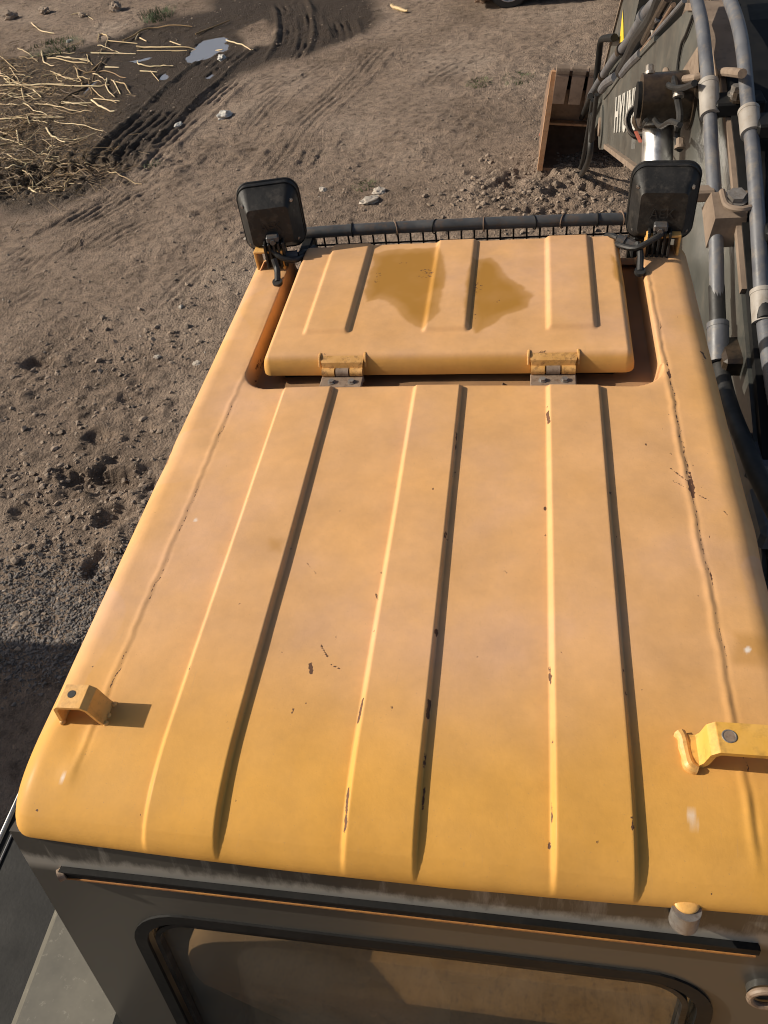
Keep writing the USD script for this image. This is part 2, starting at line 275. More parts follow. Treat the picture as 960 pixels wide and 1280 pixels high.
# ------------------------------------------------------------------ ground
def axis(lo, hi, step, far):
    a = np.arange(lo, hi + step / 2, step); out, s = [], step
    left, right = [], []
    x = lo
    while x > -far: s *= 1.35; x -= s; left.append(x)
    s, x = step, hi
    while x < far: s *= 1.35; x += s; right.append(x)
    return np.concatenate([left[::-1], a, right])
gx, gy = axis(-12.6, 2.6, .021, 90), axis(.2, 19.6, .021, 90)
X, Y = np.meshgrid(gx, gy)
def G(pts): return [tuple(on_z(*p)[:2]) for p in pts]
Xd = X + .5 * (fb(X, Y, 1.1, 3, 90) - .5) + .14 * (fb(X, Y, 5, 2, 93) - .5); Yd = Y + .5 * (fb(X, Y, 1.1, 3, 95) - .5) + .14 * (fb(X, Y, 5, 2, 97) - .5)
mud = polysd(Xd, Yd, G([(-40, 262), (62, 262), (112, 240), (165, 203), (218, 163), (264, 122), (300, 92), (345, 74), (400, 60), (445, 46), (470, 22), (462, -25), (270, -25), (265, 12), (180, 34), (100, 62), (-40, 80)]))
dry = polysd(Xd, Yd, G([(298, 38), (325, 24), (350, 38), (342, 54), (308, 58)]))
wet = np.clip(.5 - mud / 1.0, 0, 1) * np.clip(.5 + dry / .4, 0, 1)
damp = np.zeros_like(X)
litter = np.clip(.6 - polysd(Xd, Yd, G([(-60, 70), (60, 74), (115, 98), (140, 125), (118, 165), (128, 210), (60, 243), (-60, 250)])) / .7, 0, 1)
h = .10 * (fb(X, Y, .35, 3, 1) - .5) + .075 * (fb(X, Y, 2.3, 3, 11) - .5)
rough = sstep(fb(X, Y, .55, 2, 21), .38, .62)
cl = fb(X, Y, 8.5, 4, 31); h += .05 * rough * np.maximum(cl - .5, 0) ** 1 * 2.0 + .030 * (fb(X, Y, 15, 3, 41) - .5)
# broken clods at the left of the machine and by the bucket
def patch(cx, cy, r): return np.exp(-((X - cx) ** 2 + (Y - cy) ** 2) / r ** 2)
clod = np.zeros_like(X)
for (px, py, r, a) in [(45, 470, .55, .8), (105, 590, .6, .9), (120, 500, .5, .7), (60, 620, .6, .6), (150, 640, .5, .7), (125, 700, .4, .6), (30, 560, .5, .4), (210, 440, .5, .4), (660, 235, .65, 1.), (715, 240, .6, 1.), (620, 235, .4, .7), (690, 262, .5, .8), (70, 215, 1.2, .7), (20, 235, 1.0, .6), (250, 265, .5, .4), (440, 250, .6, .4)]:
    c = on_z(px, py); clod = np.maximum(clod, a * patch(c[0], c[1], r))
lump = 1 - np.abs(2 * fb(X, Y, 3.6, 3, 51) - 1); lump2 = fb(X, Y, 6.5, 3, 61)
h += clod * (.11 * (lump2 - .42) + .075 * (fb(X, Y, 13, 3, 65) - .5))
for (px, py, a_, b_, dp) in [(125, 605, .34, .16, .17), (145, 645, .15, .12, .12), (50, 455, .22, .08, .12), (120, 545, .13, .08, .09), (165, 500, .16, .06, .08), (122, 700, .10, .16, .10), (35, 640, .14, .08, .07), (665, 222, .30, .22, .13), (715, 236, .34, .2, .15), (690, 262, .3, .18, .12), (628, 232, .2, .2, .09), (250, 268, .12, .07, .06), (75, 215, .9, .35, .16), (30, 232, .7, .3, .14)]:
    c = on_z(px, py); iy, ix = np.nonzero(np.abs(gy - c[1]) < 3 * b_ + .3)[0], np.nonzero(np.abs(gx - c[0]) < 3 * a_ + .3)[0]; sl = np.ix_(iy, ix); x, y = X[sl], Y[sl]
    q = np.hypot((x - c[0]) / a_, (y - c[1]) / b_) + 2.0 * (fb(x, y, 4.5, 5, int(px)) - .5) + 1.0 * (fb(x, y, 16, 3, 7) - .5)
    h[sl] += -.5 * dp * sstep(q, 1.1, .4) + dp * .9 * sstep(q, .8, 1.2) * sstep(q, 2.4, 1.4) * (fb(x, y, 7, 4, 19 + int(px)) - .42)
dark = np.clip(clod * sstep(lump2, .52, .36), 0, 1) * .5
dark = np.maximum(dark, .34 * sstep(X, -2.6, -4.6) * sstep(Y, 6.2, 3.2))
# tyre tracks
def track(px, w, depth, lines, lug, seed):
    global h, dark
    p = spline(np.array(G(px)), 8); lo, hi = p.min(0) - w - .1, p.max(0) + w + .1
    ix = np.nonzero((gx > lo[0]) & (gx < hi[0]))[0]; iy = np.nonzero((gy > lo[1]) & (gy < hi[1]))[0]
    if not len(ix) or not len(iy): return
    sl = np.ix_(iy, ix); x, y = X[sl], Y[sl]; best = np.full(x.shape, 1e9); c = np.zeros_like(x); s = np.zeros_like(x); run = 0
    for a, b in zip(p[:-1], p[1:]):
        d = b - a; ln = np.hypot(*d)
        if ln < 1e-6: continue
        d = d / ln; t = (x - a[0]) * d[0] + (y - a[1]) * d[1]; q = (x - a[0]) * -d[1] + (y - a[1]) * d[0]
        tt = np.clip(t, 0, ln); dist = np.hypot(q, t - tt); k = dist < best
        best = np.where(k, dist, best); c = np.where(k, q, c); s = np.where(k, run + tt, s); run += ln
    end = sstep(s, 0, .5) * sstep(run - s, 0, .5)
    m = sstep(w - best, 0, .04) * end * (.08 + .92 * sstep(fb(x, y, 1.7, 3, seed), .40, .58))
    g = .5 + .5 * np.cos(c / w * np.pi * lines + .12 * np.sin(s * 2 * np.pi / lug) + 1.2 * (n3(x, y, 3.0, seed) - .5))
    g *= .94 + .06 * np.sin(s * 2 * np.pi / lug + 3 * np.abs(c) / w) + .3 * (n3(x, y, 9.0, seed + 3) - .5)
    h[sl] += m * (-depth * .35 - depth * (g ** 2) + depth * .4) + depth * .7 * np.exp(-((best - w - .03) / .05) ** 2) * end
    dark[sl] = np.maximum(dark[sl], m * g * .35)
T = [([(132, 220), (165, 175), (215, 128), (262, 85), (300, 55)], .42, .085, 4, .22, 1), ([(165, 225), (210, 175), (260, 130), (300, 95)], .25, .05, 3, .2, 2), ([(55, 268), (100, 238), (150, 205), (235, 160)], .34, .04, 4, .18, 3),
     ([(352, 78), (368, 48), (368, 18), (360, 0)], .36, .075, 4, .16, 4), ([(384, 60), (388, 40), (385, 15)], .25, .05, 3, .2, 5), ([(428, 52), (432, 40), (424, 22)], .28, .055, 3, .15, 6),
     ([(325, 225), (350, 195), (390, 145), (440, 100), (485, 50)], .28, .035, 3, .16, 7), ([(372, 222), (398, 180), (420, 150)], .25, .03, 3, .15, 8), ([(290, 128), (340, 98), (425, 72)], .35, .03, 4, .2, 9),
     ([(300, 170), (350, 118), (420, 70)], .25, .028, 3, .2, 10), ([(0, 345), (40, 315), (95, 278), (140, 250)], .34, .045, 4, .16, 11), ([(60, 300), (120, 268), (200, 215), (265, 165)], .30, .035, 4, .16, 12),
     ([(-10, 400), (60, 352), (130, 300), (200, 262)], .28, .03, 3, .18, 13), ([(215, 250), (250, 215), (290, 175)], .25, .03, 3, .16, 14), ([(0, 500), (90, 410), (190, 330)], .24, .02, 3, .2, 15),
     ([(520, 130), (560, 90), (640, 60)], .3, .02, 3, .2, 16), ([(180, 660), (205, 600), (235, 545)], .2, .03, 3, .14, 17), ([(180, 410), (235, 350), (290, 300)], .24, .025, 3, .18, 18)]
T = [(p, w * (.8 if i > 2 else .9), d * (.62 if i in (0, 1, 3, 5) else .42), l + 1, g, q) for i, (p, w, d, l, g, q) in enumerate(T)]
for t in T: track(*t)
h *= np.where((X > -13) & (X < 3) & (Y > 0) & (Y < 20), 1, .5)
# puddles: hollows that are filled with still water
PUD = [[(232, 76), (240, 62), (262, 48), (281, 46), (279, 60), (252, 72), (240, 78)], [(202, 90), (212, 85), (209, 96), (199, 96)], [(152, 78), (168, 73), (196, 69), (190, 75), (165, 80)], [(256, 92), (270, 84), (272, 90), (260, 97)], [(102, 110), (122, 100), (130, 97), (124, 106), (108, 116)]]
PW = []
for k, pp in enumerate(PUD):
    g = np.array(G(pp)); c = g.mean(0); w = .85
    lo, hi = g.min(0) - 1.2, g.max(0) + 1.2
    ix = np.nonzero((gx > lo[0]) & (gx < hi[0]))[0]; iy = np.nonzero((gy > lo[1]) & (gy < hi[1]))[0]
    sl = np.ix_(iy, ix); sd = polysd(Xd[sl], Yd[sl], [tuple(q) for q in g]) + .30 * (fb(X[sl], Y[sl], 4, 4, 88) - .5) + (.0 if k == 0 else .07); hh = h[sl]
    lv = float(hh[sd < 0].mean() - .02); bank = sstep(sd, .75, .3)
    hh = np.where(sd > .03, np.maximum(hh, (lv + .008) * bank + hh * (1 - bank)), hh); f = sstep(sd, .10, -.06)
    h[sl] = hh * (1 - f) + f * (lv - .045 + .03 * (fb(X[sl], Y[sl], 6, 3, 89) - .5))
    wm = extr(Polygon([tuple(q) for q in g]).buffer(.38, quad_segs=5), .003); wm.apply_translation((0, 0, lv - .003 - .0006 * k))
    o = obj('puddle', wm, M['water'], smooth=False); tag(o, kind='structure')
V = np.column_stack([X.ravel(), Y.ravel(), h.ravel()])
ny, nx = X.shape; idx = np.arange(ny * nx).reshape(ny, nx)
Fq = np.column_stack([idx[:-1, :-1].ravel(), idx[:-1, 1:].ravel(), idx[1:, 1:].ravel(), idx[1:, :-1].ravel()])
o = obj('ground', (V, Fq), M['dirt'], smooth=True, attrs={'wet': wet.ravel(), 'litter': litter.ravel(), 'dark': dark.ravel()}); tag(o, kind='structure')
gz = RegularGridInterpolator((gy, gx), h, bounds_error=False, fill_value=0)
def Z(x, y): return float(gz((y, x)))
exec_end = None

# loose pebbles and crumbs: uncountable
ico = trimesh.creation.icosphere(subdivisions=0)
def rocks(n, lo, hi, sampler, seed):
    r = np.random.default_rng(seed); vs, fs, off = [], [], 0
    protos = []
    for k in range(8):
        v = ico.vertices * r.uniform(.45, 1.3, (len(ico.vertices), 1)) * [1, r.uniform(.5, .9), r.uniform(.35, .7)]; protos.append(v)
    for i in range(n):
        x, y = sampler(r)
        s = lo * (hi / lo) ** (r.random() ** 2.2); a = r.uniform(0, 6.28); c, sn = math.cos(a), math.sin(a)
        v = protos[i % 8] * s; v = np.column_stack([v[:, 0] * c - v[:, 1] * sn + x, v[:, 0] * sn + v[:, 1] * c + y, v[:, 2] + Z(x, y) + s * .15])
        vs.append(v); fs.append(ico.faces + off); off += len(v)
    return trimesh.Trimesh(np.vstack(vs), np.vstack(fs), process=False)
def anywhere(r):
    while True:
        px, py = r.uniform(-20, 800), r.uniform(0, 800) ** 1.0
        p = on_z(px, py)
        if p[1] < 18.5: return p[0], p[1]
def by_bucket(r):
    p = on_z(*[(675, 225), (650, 240), (710, 235), (690, 262), (640, 225)][r.integers(5)]); return p[0] + r.normal(0, .5), p[1] + r.normal(0, .45)
def left_clods(r):
    p = on_z(*[(45, 470), (105, 590), (120, 500), (60, 620), (150, 640), (125, 700), (20, 700), (30, 560), (200, 430)][r.integers(9)]); return p[0] + r.normal(0, .4), p[1] + r.normal(0, .4)
o = obj('loose_pebbles', cat(rocks(9500, .006, .026, anywhere, 3), rocks(700, .010, .045, by_bucket, 4), rocks(900, .008, .042, left_clods, 5)), M['stone'], smooth=False)
tag(o, 'brown pebbles and crumbs of earth scattered over the dirt yard', 'gravel', kind='stuff')
def gravel_bed(r):
    while True:
        p = on_z(r.uniform(-40, 170), 700 + 130 * r.random() ** .7 + r.normal(0, 25)); return p[0], p[1]
o = obj('grey_gravel', rocks(5200, .008, .019, gravel_bed, 6), M['gravel'], smooth=False); tag(o, 'bed of fine grey gravel at the left beside the shade edge', 'gravel', kind='stuff')
o = obj('pale_gravel', rocks(600, .006, .017, anywhere, 8), M['pale_stone'], smooth=False)
tag(o, 'small pale stone chips scattered thinly over the dirt yard', 'gravel', kind='stuff')

# ------------------------------------------------------------------ the excavator
ex = thing('excavator', 'excavator with faded yellow cab roof, grey boom and rusty bucket resting on the dirt', 'excavator', (0, 0, 0))
ZT, XL, XR, YF, YR = 2.95, -.676, .371, 1.712, .296
RXs, RYF, RYR, RZ = .05, .02, .15, .050
BANDS = [(-.473, -.368), (-.208, -.113), (.045, .145)]
def arcs(lo, hi, r0, r1, step):
    t = np.tan(np.radians(np.concatenate([np.linspace(3, 60, 14), 90 - np.geomspace(28, 1.6, 13)])))
    e = np.concatenate([np.full(len(t), lo + r0), np.linspace(lo + r0, hi - r1, int((hi - lo - r0 - r1) / step)), np.full(len(t), hi - r1)])
    return e, np.concatenate([-t[::-1], np.zeros(len(e) - 2 * len(t)), t]), np.concatenate([np.full(len(t), r0), np.zeros(len(e) - 2 * len(t)), np.full(len(t), r1)])
cx, tx, rx = arcs(XL, XR, RXs, RXs, .0021); cy, ty, ry = arcs(YR, YF, RYR, RYF, .0032)
CX, CY = np.meshgrid(cx, cy); TX, TY = np.meshgrid(tx, ty)
mm_ = (np.abs(TX) ** 3 + np.abs(TY) ** 3) ** (1 / 3); N = np.stack([TX, TY, np.ones_like(TX)], -1) / np.sqrt(1 + mm_ ** 2)[..., None]
RX, RY = np.meshgrid(rx, ry); RY = np.where(RY == 0, .02, RY); RX = np.where(RX == 0, .02, RX)
px_, py_ = CX + RX * N[..., 0], CY + RY * N[..., 1]; pz_ = ZT - RZ + RZ * N[..., 2]
px_ = px_ - .008 * sstep(px_, -.40, -.62) * np.clip((YF - py_) / 1.4, 0, 1)
nn = N / np.stack([RX, RY, np.full_like(RX, RZ)], -1); nn /= np.linalg.norm(nn, axis=-1, keepdims=True)
d = .0035 * (fb(px_, py_, 3.0, 3, 5) - .5) + .0012 * (fb(px_, py_, 14, 2, 6) - .5)
d += .010 * (1 - ((px_ + .15) / .52) ** 2).clip(0)                              # slight crown
chip = np.zeros_like(px_); floor = np.zeros_like(px_); white = np.zeros_like(px_); stain = np.zeros_like(px_)
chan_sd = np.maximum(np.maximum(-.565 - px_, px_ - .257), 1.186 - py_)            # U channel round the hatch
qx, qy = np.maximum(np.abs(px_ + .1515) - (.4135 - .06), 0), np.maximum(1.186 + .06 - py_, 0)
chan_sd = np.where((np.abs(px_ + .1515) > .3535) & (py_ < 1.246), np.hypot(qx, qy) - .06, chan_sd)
ribf = sstep(chan_sd, .002, .016) * sstep(N[..., 2], .02, .75)
for a, b in BANDS:
    d += (.0088 + .0014 * (n3(py_, py_ * 0 + a * 9, 7, 61) - .5)) * ribf * sstep(px_, a, a + .0075) * sstep(px_, b + .0005, b - .0040)
    for e, w in ((a + .003, .28), (b - .002, .28)):
        jag = .004 * (fb(px_, py_, 40, 2, 77) - .5)
        chip += w * np.exp(-((px_ - e - jag) / .0045) ** 2) * sstep(fb(px_, py_ * .5, 9, 3, int(1000 * abs(e))), .44, .60) * ribf * (1 if e > -.3 else .55)
# weld seams: ragged raised beads with a fine dark crack beside each
for i, (x0, x1, y0, y1) in enumerate([(-.563, -.590, 1.60, .36), (.263, .276, 1.60, .33)]):
    xs = x0 + (x1 - x0) * (py_ - y0) / (y1 - y0); wob = .005 * (n3(py_, py_ * 0 + i, 7, 3) - .5) + .0045 * (n3(py_, py_ * 0 + i, 60, 4) - .5)
    q = px_ - xs - wob; on = sstep(py_, y1 - .02, y1 + .06) * sstep(py_, y0 + .02, y0 - .03)
    amp = .0007 + .0030 * n3(py_, py_ * 0 + i, 45, 9) * (.25 + 1.2 * n3(py_, py_ * 0 + 3 + i, 6, 12)) * (.62 if i else .25)
    d += on * amp * np.exp(-(q / .0052) ** 2) - on * (.0012 if i else .0005) * n3(py_, py_ * 0 + i, 30, 31) * np.exp(-((q - .0075) / .0035) ** 2)
    d += on * (.0014 if i else .0008) * np.exp(-(q / .02) ** 2) * (n3(px_, py_, 16, 15) - .45)
    chip += on * (.57 if i else .55) * np.exp(-((q - .0065 + .007 * (n3(py_, py_ * 0, 70, 5) - .5)) / .0024) ** 2) * sstep(n3(py_, py_ * 0 + i, 13, 8), .22, .5)
def dent(x, y, r, a):
    global d
    d += a * np.exp(-((px_ - x) ** 2 + (py_ - y) ** 2) / r ** 2)
dent(-.640, .985, .035, -.0035); dent(-.62, 1.035, .04, .003); dent(-.60, .42, .02, -.0025); dent(-.595, .37, .014, .002); dent(.31, .35, .008, .003); dent(.30, 1.02, .05, -.003); dent(.335, .86, .05, .003); dent(-.30, .80, .16, -.003); dent(-.0, .62, .14, -.0025)
inside = sstep(chan_sd, .004, -.004); d -= .046 * inside * sstep(N[..., 2], .15, .6)
d -= .0025 * np.exp(-((chan_sd - .0) / .010) ** 2) * (chan_sd > 0)
floor = .85 * sstep(chan_sd, .002, -.006) * (.65 + .7 * (fb(px_, py_, 9, 3, 55) - .3))  # brown grime, darkened further to paint the hatch shade into the channel
# marks seen on the roof, as short strokes: (pixel polyline, half width, strength)
def roofxy(p): q = on_z(p[0], p[1], ZT + .003); return (q[0], q[1])
for pts, w, a in [([(389, 833), (390, 843)], .006, .6), ([(402, 809), (410, 824)], .0022, .55), ([(415, 833), (426, 840)], .0022, .5), ([(383, 704), (395, 718)], .002, .45), ([(838, 586), (860, 603), (868, 622)], .0025, .55), ([(842, 602), (886, 626)], .002, .5), ([(862, 590), (868, 612)], .002, .5),
                  ([(878, 436), (882, 442)], .007, .55), ([(879, 445), (880, 452)], .003, .5), ([(209, 548), (204, 572)], .006, .48), ([(215, 545), (210, 556)], .005, .5), ([(834, 466), (837, 470)], .006, .5), ([(905, 640), (909, 645)], .004, .5), ([(788, 1020), (791, 1035)], .004, .55), ([(745, 1043), (748, 1052)], .003, .5), ([(893, 1100), (896, 1102)], .003, .55), ([(700, 820), (703, 823)], .003, .5),
                  ([(684, 520), (686, 535)], .004, .5), ([(571, 546), (570, 566)], .003, .5), ([(686, 832), (688, 858)], .003, .5), ([(455, 880), (449, 905)], .003, .52), ([(436, 985), (432, 1030)], .003, .45), ([(538, 880), (535, 900)], .003, .5), ([(531, 985), (528, 1015)], .0025, .5), ([(690, 1000), (690, 1030)], .003, .45), ([(630, 716), (634, 719)], .003, .5), ([(350, 815), (354, 818)], .003, .5), ([(470, 745), (473, 752)], .002, .5)]:
    dd = segdist(px_, py_, [roofxy(p) for p in pts]); chip += (a + .12) * np.exp(-(dd / max(w * .75, .0024)) ** 2)
rs = np.random.default_rng(21)
for k in range(90):
    x, y, r = rs.uniform(-.64, .34), .32 + 1.15 * rs.random() ** 1.5, rs.uniform(.0014, .0032)
    b = next((b for b in BANDS for e in b if abs(x - e) < .05), None)
    if b and rs.random() < .7: x = b[rs.integers(2)] + rs.normal(0, .004)
    chip += .62 * np.exp(-(np.abs(px_ - x) / r) ** 2 - (np.abs(py_ - y) / (r * rs.uniform(.8, 3))) ** 2)
for p, r, a in [((245, 650), .007, .7), ((935, 812), .008, .9), ((865, 1022), .010, .55), ((76, 968), .004, .8)]:
    x, y = roofxy(p); rr = np.hypot(px_ - x, py_ - y) + .9 * r * (fb(px_, py_, 120, 2, 3) - .5) * 2; white += a * sstep(rr, r * .75, r * .45)
for pts, a in [([(918, 790), (962, 796), (962, 832), (920, 826)], .45), ([(340, 680), (356, 683), (352, 694), (342, 693)], .5)]:
    sd = polysd(px_, py_, [roofxy(p) for p in pts]); stain = np.maximum(stain, a * sstep(sd + .02 * (fb(px_, py_, 30, 3, 81) - .5), .012, -.008))
clean = np.clip(sstep(py_, .62, .36) * .95 + .55 * sstep(np.abs(px_ + .15), .40, .52) * (fb(px_, py_, 4, 2, 33) > .45) * .6 + .25 * (fb(px_, py_, 2.5, 3, 44) - .3), 0, 1)
Vr = np.stack([px_, py_, pz_], -1) + nn * d[..., None]
nyr, nxr = px_.shape; idx = np.arange(nyr * nxr).reshape(nyr, nxr)
Fr = np.column_stack([idx[:-1, :-1].ravel(), idx[:-1, 1:].ravel(), idx[1:, 1:].ravel(), idx[1:, :-1].ravel()])
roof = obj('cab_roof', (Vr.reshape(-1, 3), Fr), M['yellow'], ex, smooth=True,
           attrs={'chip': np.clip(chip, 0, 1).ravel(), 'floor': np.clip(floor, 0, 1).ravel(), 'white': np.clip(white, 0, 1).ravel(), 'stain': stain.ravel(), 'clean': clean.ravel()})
tag(roof, 'faded yellow ribbed cab roof with welded seams')

# roof hatch lid: same construction, standing proud in the channel
def hatch():
    x0, x1, y0, y1, zt, r, rz = -.539, .216, 1.250, 1.716, 2.976, .019, .044
    t = np.tan(np.radians(np.concatenate([np.linspace(4, 60, 10), 90 - np.geomspace(27, 1.5, 12)])))
    def ax(lo, hi):
        f = np.linspace(lo + r, hi - r, int((hi - lo - 2 * r) / .0034))
        return np.concatenate([np.full(len(t), lo + r), f, np.full(len(t), hi - r)]), np.concatenate([-t[::-1], 0 * f, t])
    ax_, atx = ax(x0, x1); ay_, aty = ax(y0, y1)
    A, B = np.meshgrid(ax_, ay_); TA, TB = np.meshgrid(atx, aty)
    n = np.stack([TA, TB, np.ones_like(TA)], -1); n /= np.linalg.norm(n, axis=-1, keepdims=True)
    x, y, z = A + r * n[..., 0], B + r * n[..., 1], zt - rz + rz * n[..., 2]
    dd = .003 * (fb(x, y, 4, 3, 7) - .5); inb = sstep(y, 1.332, 1.346) * sstep(y, 1.716, 1.69)
    for a, b in [(-.463, -.360), (-.207, -.108), (.0455, .148)]:
        dd += .0085 * inb * sstep(x, a, a + .010) * sstep(x, b, b - .010)
    X_ = np.stack([x, y, z], -1) + n * dd[..., None]
    # wet, unfaded patches
    def hp(p): q = on_z(p[0], p[1], zt); return (q[0], q[1])
    wx = x + .030 * (fb(x, y, 26, 5, 71) - .5); wy = y + .034 * (fb(x, y, 26, 5, 75) - .5); st = np.zeros_like(x); ch0 = np.zeros_like(x)
    for pts in ([(468, 316), (500, 312), (548, 308), (556, 325), (556, 362), (548, 392), (532, 411), (515, 407), (500, 394), (488, 378), (472, 374), (455, 378), (460, 350)], [(594, 325), (612, 322), (628, 338), (645, 354), (667, 368), (660, 384), (632, 396), (612, 408), (594, 416), (582, 396), (580, 366), (584, 342)], [(765, 318), (775, 330), (782, 360), (770, 350)]):
        sd = polysd(wx, wy, [hp(p) for p in pts]); st = np.maximum(st, sstep(sd, .005, -.004) * np.clip(.68 + .32 * sstep(sd, -.002, -.030) + .5 * (fb(x, y, 24, 4, 79) - .5), 0, 1)); ch0 = np.maximum(ch0, .44 * sstep(sd, -.004, -.02) * sstep(fb(x, y, 18, 4, 83), .52, .66))
    ch = .5 * np.exp(-(segdist(x, y, [hp((182 / 2.6 + 290, 650 / 2.6 + 200)), hp((361, 453))]) / .004) ** 2)
    ch += ch0; ch += .42 * np.exp(-(np.hypot(x - .038, y - 1.258) / .03) ** 2) + .40 * np.exp(-(np.hypot(x + .40, y - 1.265) / .02) ** 2)
    cl_ = np.clip(.75 * sstep(n[..., 2], .98, .7) + .25 * (fb(x, y, 3, 3, 45) - .35), 0, 1)
    ny_, nx_ = x.shape; i_ = np.arange(ny_ * nx_).reshape(ny_, nx_)
    f_ = np.column_stack([i_[:-1, :-1].ravel(), i_[:-1, 1:].ravel(), i_[1:, 1:].ravel(), i_[1:, :-1].ravel()]); z0 = np.zeros(ny_ * nx_)
    return obj('roof_hatch', (X_.reshape(-1, 3), f_), M['yellow'], ex, smooth=True, attrs={'chip': ch.ravel(), 'floor': z0, 'white': z0, 'stain': st.ravel(), 'clean': cl_.ravel()})
hat = tag(hatch(), 'raised yellow roof hatch with two dark wet patches')
under = obj('hatch_rim', cbox((-.505, 1.275, 2.902), (.185, 1.70, 2.945), .006), M['black_steel'], ex)
# hinges
for x0 in (-.407, .016):
    w = .088
    hp = obj('hinge', cat(cbox((x0, 1.200, 2.933), (x0 + w, 1.237, 2.941), .002), cbox((x0, 1.233, 2.925), (x0 + w, 1.240, 2.940), .002)), M['hinge_steel'], ex)
    for k in (0, 1): obj('bolt', hexbolt((x0 + .024 + .042 * k, 1.217, 2.9405), (0, 0, 1), .0062, .006), M['bolt'], hp, smooth=False)
    for k in range(3): obj('knuckle', cyl((x0 + .0015 + k * w / 3, 1.2415, 2.9475), (x0 + (k + 1) * w / 3 - .0015, 1.2415, 2.9475), .0088, 16), M['hinge_steel'] if k == 1 else M['rusty_yellow'], hp)
    leaf = hull([(x0 + .004, 1.244, 2.944), (x0 + w - .004, 1.244, 2.944), (x0 + .004, 1.244, 2.952), (x0 + w - .004, 1.244, 2.952), (x0 - .001, 1.262, 2.9735), (x0 + w + .001, 1.262, 2.9735), (x0 - .001, 1.270, 2.970), (x0 + w + .001, 1.270, 2.970), (x0, 1.2485, 2.966), (x0 + w, 1.2485, 2.966)])
    obj('hinge_leaf', leaf, M['rusty_yellow'], hp)
    obj('weld_bead', tube([(x0 - .004, 1.250, 2.955), (x0 - .004, 1.256, 2.971), (x0 - .003, 1.268, 2.976)], .0026, 6), M['rusty_yellow'], hp); obj('weld_bead', tube([(x0 + w + .004, 1.250, 2.955), (x0 + w + .004, 1.256, 2.971), (x0 + w + .003, 1.268, 2.976)], .0026, 6), M['rusty_yellow'], hp)
# dead leaves caught in the channel
for k in range(5):
    a = np.array([-.125 + .022 * k + random.uniform(-.006, .006), 1.215 + random.uniform(-.008, .008), 2.916]); v = []
    ang = random.uniform(0, 6.28); l, wd = .014, .006
    e, f = np.array([math.cos(ang), math.sin(ang), .3]), np.array([-math.sin(ang), math.cos(ang), .2])
    m = hull([a - e * l, a + e * l, a + f * wd, a - f * wd, a + (0, 0, .006), a + e * l * .5 + f * wd + (0, 0, .008)])
    lf = obj('dead_leaf', m, M['straw_dark'], smooth=False); tag(lf, 'curled brown dead leaf lodged in the gutter behind the roof hatch', 'leaf', 'dead leaves in the hatch gutter')

# roof brackets
def pressed(pts, w, th):
    """flat bar bent along pts (x, z), of width w in y"""
    ln = shapely.LineString(pts).buffer(th / 2, cap_style='flat', join_style='round', quad_segs=4); m = xz(ln, 0, w); return m
hb = obj('mount_bracket', move(pressed([(-.634, 2.942), (-.631, 2.962), (-.626, 2.990), (-.620, 2.996), (-.586, 2.998), (-.579, 2.992), (-.573, 2.965), (-.568, 2.950)], .036, .005), (0, .437, 0)), M['yellow_small'], ex)
tag(hb, 'small yellow bent mounting bracket with one hole on the left of the roof')
obj('bolt_hole', cyl((-.606, .458, 2.9950), (-.606, .458, 3.0002), .0058, 16), M['rubber'], hb)
for x, y in ((-.565, .470), (-.566, .440), (-.632, .438), (-.567, .452)): obj('weld_bead', move(trimesh.creation.icosphere(subdivisions=2, radius=.0045), (x, y, 2.953)), M['yellow_small'], hb)
bb = obj('mount_bracket', move(pressed([(.212, 2.957), (.226, 2.957), (.231, 2.966), (.235, 2.988), (.242, 2.995), (.420, 2.995), (.428, 2.985), (.438, 2.93)], .040, .007), (0, .440, 0)), M['yellow_chipped'], ex)
tag(bb, 'long bright yellow bracket bar with chipped edges and two holes on the right of the roof')
for x in (.254, .309): obj('bolt_hole', cyl((x, .462, 2.9905), (x, .462, 2.9990), .0072, 18), M['hinge_steel'], bb); obj('hole_rim', ring((x, .462, 2.9985), (0, 0, 1), .0078, .0011, 24, 6), M['bolt'], bb)
obj('weld_bead', tube([(.207, .482, 2.955), (.209, .475, 2.958), (.210, .464, 2.956), (.211, .452, 2.957), (.213, .440, 2.957), (.222, .436, 2.956)], [.0085, .0065, .0075, .0065, .0085, .006], 10), M['yellow_small'], bb)

# cab body: leaning rear wall, side walls, front frame, floor
SL = .243                                                # how far the rear wall leans back per metre of drop
SY, SZ = .299, 2.905
dirv = np.array([0, -SL, -1]) / math.hypot(SL, 1); outn = np.cross(np.array([1., 0, 0]), dirv); outn = outn if outn[1] < 0 else -outn
def W(x, s, o=0.): return np.array([x, SY, SZ]) + dirv * s + outn * o
def wallmesh(poly, o0, o1):
    m = extr(poly, o1 - o0); v = m.vertices.copy()
    m.vertices = np.array([x0 for x0 in [W(a, b, o0 + c) for a, b, c in v]])
    if m.volume < 0: m.invert()
    return m
win = rrect(-.548, .180, .258, 1.1, .085)
obj('rear_panel', wallmesh(rrect(-.672, -.02, .367, 1.62, .02).difference(sbox(-1, -.1, 1, .0)).difference(win), -.035, 0), M['streaky'], ex)
gk = win.buffer(.010).difference(win.buffer(-.010)); obj('window_gasket', wallmesh(gk, -.002, .0035), M['black_steel'], ex)
gk2 = win.buffer(-.020).difference(win.buffer(-.028)); obj('window_gasket', wallmesh(gk2, -.012, -.002), M['black_plastic'], ex)
obj('rear_window', wallmesh(win.buffer(-.010), -.018, -.013), M['glass'], ex, smooth=False)
rail = obj('drip_rail', cat(wallmesh(sbox(-.620, .074, .292, .0775), 0, .009), wallmesh(sbox(-.622, .0775, .294, .089), .0005, .007)), M['black_steel'], ex)
obj('rusty_lip', wallmesh(sbox(-.616, .0892, .290, .0918), .001, .0085), M['orange_rust'], rail)
